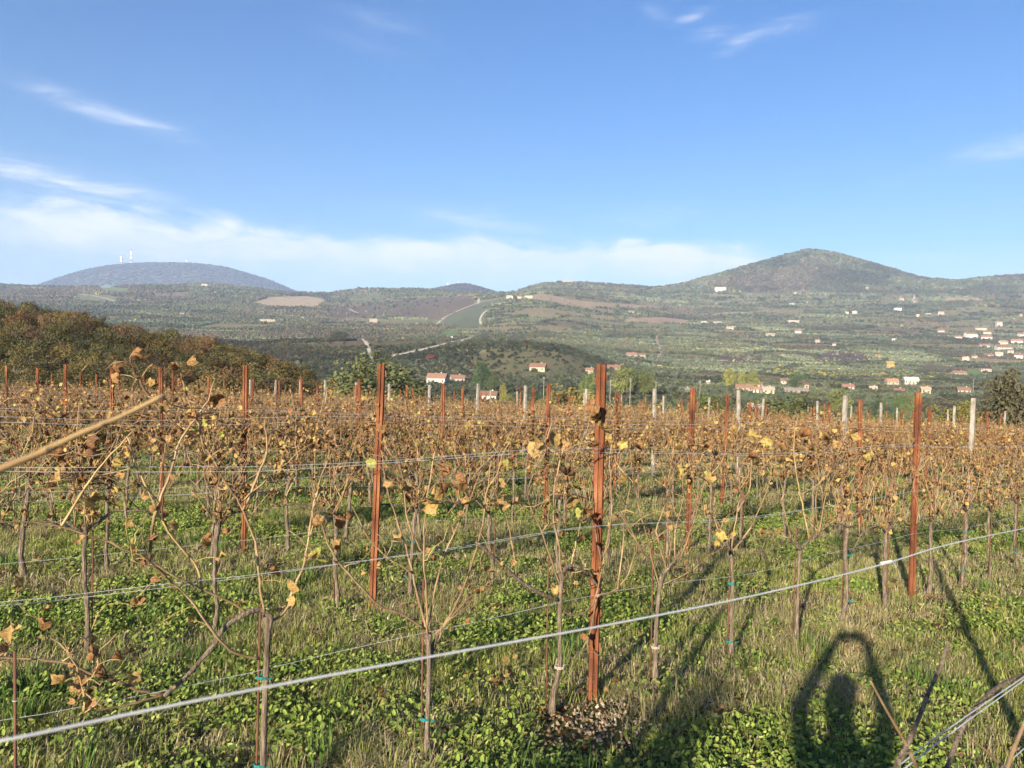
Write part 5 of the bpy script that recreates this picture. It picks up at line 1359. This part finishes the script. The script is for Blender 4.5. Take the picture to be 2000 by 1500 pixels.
bare = np.minimum(np.hypot(GP[:, 0] - P1[0] + 0.05, GP[:, 1] - P1[1] + 0.42), 1.3 * np.hypot(GP[:, 0] - P1[0], GP[:, 1] - P1[1] + 0.12))
u = rng.uniform(size=len(GP)); pick = np.zeros(len(GP), int)
clover = smooth(nb * 0.6 + fbm(GP[:, 0] / 1.6 + 20, GP[:, 1] / 1.6, 2, 58) * 0.4, 0.40, 0.60)
for i in range(len(GP)):
    if u[i] < dry[i] * 0.72: pick[i] = 3 if u[i] < dry[i] * 0.5 else 4
    elif u[i] > 0.955 and fr[i] < 0.7: pick[i] = 8
    elif 0.62 * clover[i] > rng.uniform(): pick[i] = 5 + int(rng.integers(3))
    elif rng.uniform() < 0.018: pick[i] = 9
    else: pick[i] = int(rng.integers(3))
ok = rng.uniform(size=len(GP)) < smooth(bare, 0.14, 0.50)
lit = ~ok & (rng.uniform(size=len(GP)) < 0.14); pick[lit] = 8; ok |= lit
GP = GP[ok]; pick = pick[ok]
gs = rng.uniform(.7, 1.35, len(GP)) * (0.55 + 0.45 * GP[:, 2]); gsz = rng.uniform(.7, 1.25, len(GP)) * (0.78 + 0.22 * GP[:, 2])
PP = np.column_stack([GP[:, :2], ground(GP[:, 0], GP[:, 1])])
scatter('grass', PP, np.where((pick >= 5) & (pick <= 7), rng.normal(0, .5, len(GP)), rng.uniform(0, 6.28, len(GP))), np.stack([gs, gs, gsz], 1), pick, np.ones((len(GP), 3)), SRCG, 'grass, clover and dry straw covering the vineyard ground', 'grass', rng.normal(0, .12, (len(GP), 2)))
# stony soil and chips at the foot of the tallest post
r = np.random.default_rng(66); m = MB()
for _ in range(900):
    q = rowpt(1, r.normal(-0.05, 0.36), r.normal(-0.22, 0.26)); s = r.uniform(.004, .019)
    c = [(0.36, 0.28, 0.18), (0.26, 0.18, 0.11), (0.42, 0.34, 0.24), (0.19, 0.125, 0.075)][r.integers(4)]
    d = np.array([(1, 0, 0), (0, 1, 0), (-1, 0, 0), (0, -1, 0), (0, 0, .6), (0, 0, -.6)]) * s * r.uniform(.5, 1.3, (6, 3))
    m.add(d @ rand_rot(r).T + q + [0, 0, .008], [(0, 1, 4), (1, 2, 4), (2, 3, 4), (3, 0, 4), (1, 0, 5), (2, 1, 5), (3, 2, 5), (0, 3, 5)], np.array(c) * r.uniform(.7, 1.2))
tag(m.build('gravel', 'chip'), 'pale stony chips and bare soil at the foot of the tallest post', 'gravel', kind='stuff')

# ------------------------------------------------------------------ the photographer, whose shadow lies in front
def person():
    ox, oy = -0.21, -0.47; g0 = gz(ox, oy) - 0.06
    J = [  # joint, parent, radius
        ((ox, oy, 0.86), -1, .145), ((ox, oy, 1.08), 0, .15), ((ox, oy + .01, 1.26), 1, .17), ((ox, oy + .02, 1.375), 2, .065), ((ox, oy + .05, 1.41), 3, .075), ((ox, oy + .07, 1.47), 4, .092), ((ox, oy + .06, 1.52), 5, .05),
        ((ox - .17, oy, 1.29), 2, .062), ((ox - .15, oy + .24, 1.40), 7, .055), ((ox + .10, oy + .40, 1.70), 8, .036), ((ox + .17, oy, 1.29), 2, .062), ((ox + .29, oy + .14, 1.40), 10, .055), ((ox + .32, oy + .40, 1.70), 11, .036),
        ((ox - .09, oy, .82), 0, .095), ((ox - .11, oy + .03, .46), 13, .062), ((ox - .12, oy, .09), 14, .045), ((ox - .13, oy + .15, .04), 15, .035), ((ox + .09, oy, .82), 0, .095), ((ox + .11, oy + .03, .46), 17, .062), ((ox + .12, oy, .09), 18, .045), ((ox + .13, oy + .15, .04), 19, .035)]
    me_ = bpy.data.meshes.new('person'); me_.from_pydata([(x, y, z + g0) for (x, y, z), p_, r_ in J], [(p_, i) for i, (q, p_, r_) in enumerate(J) if p_ >= 0], [])
    o = link('person', me_); sm = o.modifiers.new('skin', 'SKIN'); sv = me_.skin_vertices[0].data
    for i, (q, p_, r_) in enumerate(J): sv[i].radius = (r_, r_ * (.72 if i in (0, 1, 2) else 1))
    sv[0].use_root = True
    ss = o.modifiers.new('smooth', 'SUBSURF'); ss.levels = ss.render_levels = 2
    me_.materials.append(M['coat'])
    h = MB(); th_ = np.linspace(0, math.pi, 9)
    c0 = np.array([ox, oy + .055, 1.47 + g0])
    for i in range(1): h.tube(c0 + np.column_stack([np.zeros(9), -np.cos(th_) * .07 - .015, np.sin(th_) * .075]), np.sin(np.linspace(.25, 2.9, 9)) * .075 + .012, 12)
    h.build('hair', 'hair', o, True)
    f = MB(); f.tube([c0 + [0, .05, -.07], c0 + [0, .085, -.035], c0 + [0, .085, .03], c0 + [0, .06, .06]], [.04, .052, .055, .03], 10)
    f.tube([c0 + [0, .125, .0], c0 + [0, .155, -.022]], [.009, .014], 6); f.tube([c0 + [-.02, .13, -.045], c0 + [.02, .13, -.045]], .006, 6)
    for sg in (-1, 1): f.tube([c0 + [sg * .03, .128, .015], c0 + [sg * .03, .139, .015]], [.011, .005], 8); f.tube([c0 + [sg * .078, .03, -.02], c0 + [sg * .09, .02, .03]], [.012, .016], 6)
    f.build('face', 'skin', o, True)
    for sg, wx in ((-1, ox + .10), (1, ox + .32)):
        hd = MB(); w = np.array([wx, oy + .40, 1.70 + g0]); tgt = np.array([sg * .055, -.045, EYE])
        hd.tube([w, (w + tgt) / 2, tgt + [sg * .012, -.01, -.02]], [.026, .036, .030], 8)
        for fi_ in range(4):
            b = tgt + [sg * .018, -.008, -.035 + fi_ * .02]; hd.tube(curve([b, b + [sg * .014, .022, .004], b + [-sg * .004, .032, .006], b + [-sg * .02, .03, .004]], 6), np.linspace(.009, .007, 6), 6)
        b = tgt + [0, -.02, -.03]; hd.tube(curve([b, b + [-sg * .02, -.012, .012], b + [-sg * .03, -.008, .03]], 5), np.linspace(.011, .008, 5), 6)
        hd.build('hand', 'skin', o, True)
    return tag(o, 'person in a dark coat holding up a phone, whose shadow lies on the grass', 'person')
person()
m = MB(); m.box((-.074, -.040, EYE - .037), (.074, -.032, EYE + .037)); ph = m.build('phone', 'phone'); tag(ph, 'dark phone held up in both hands by the photographer', 'phone')
m = MB(); m.tube([(.0, -.034, EYE), (.0, -.028, EYE)], .012, 12); m.build('lens_ring', 'phone', ph)
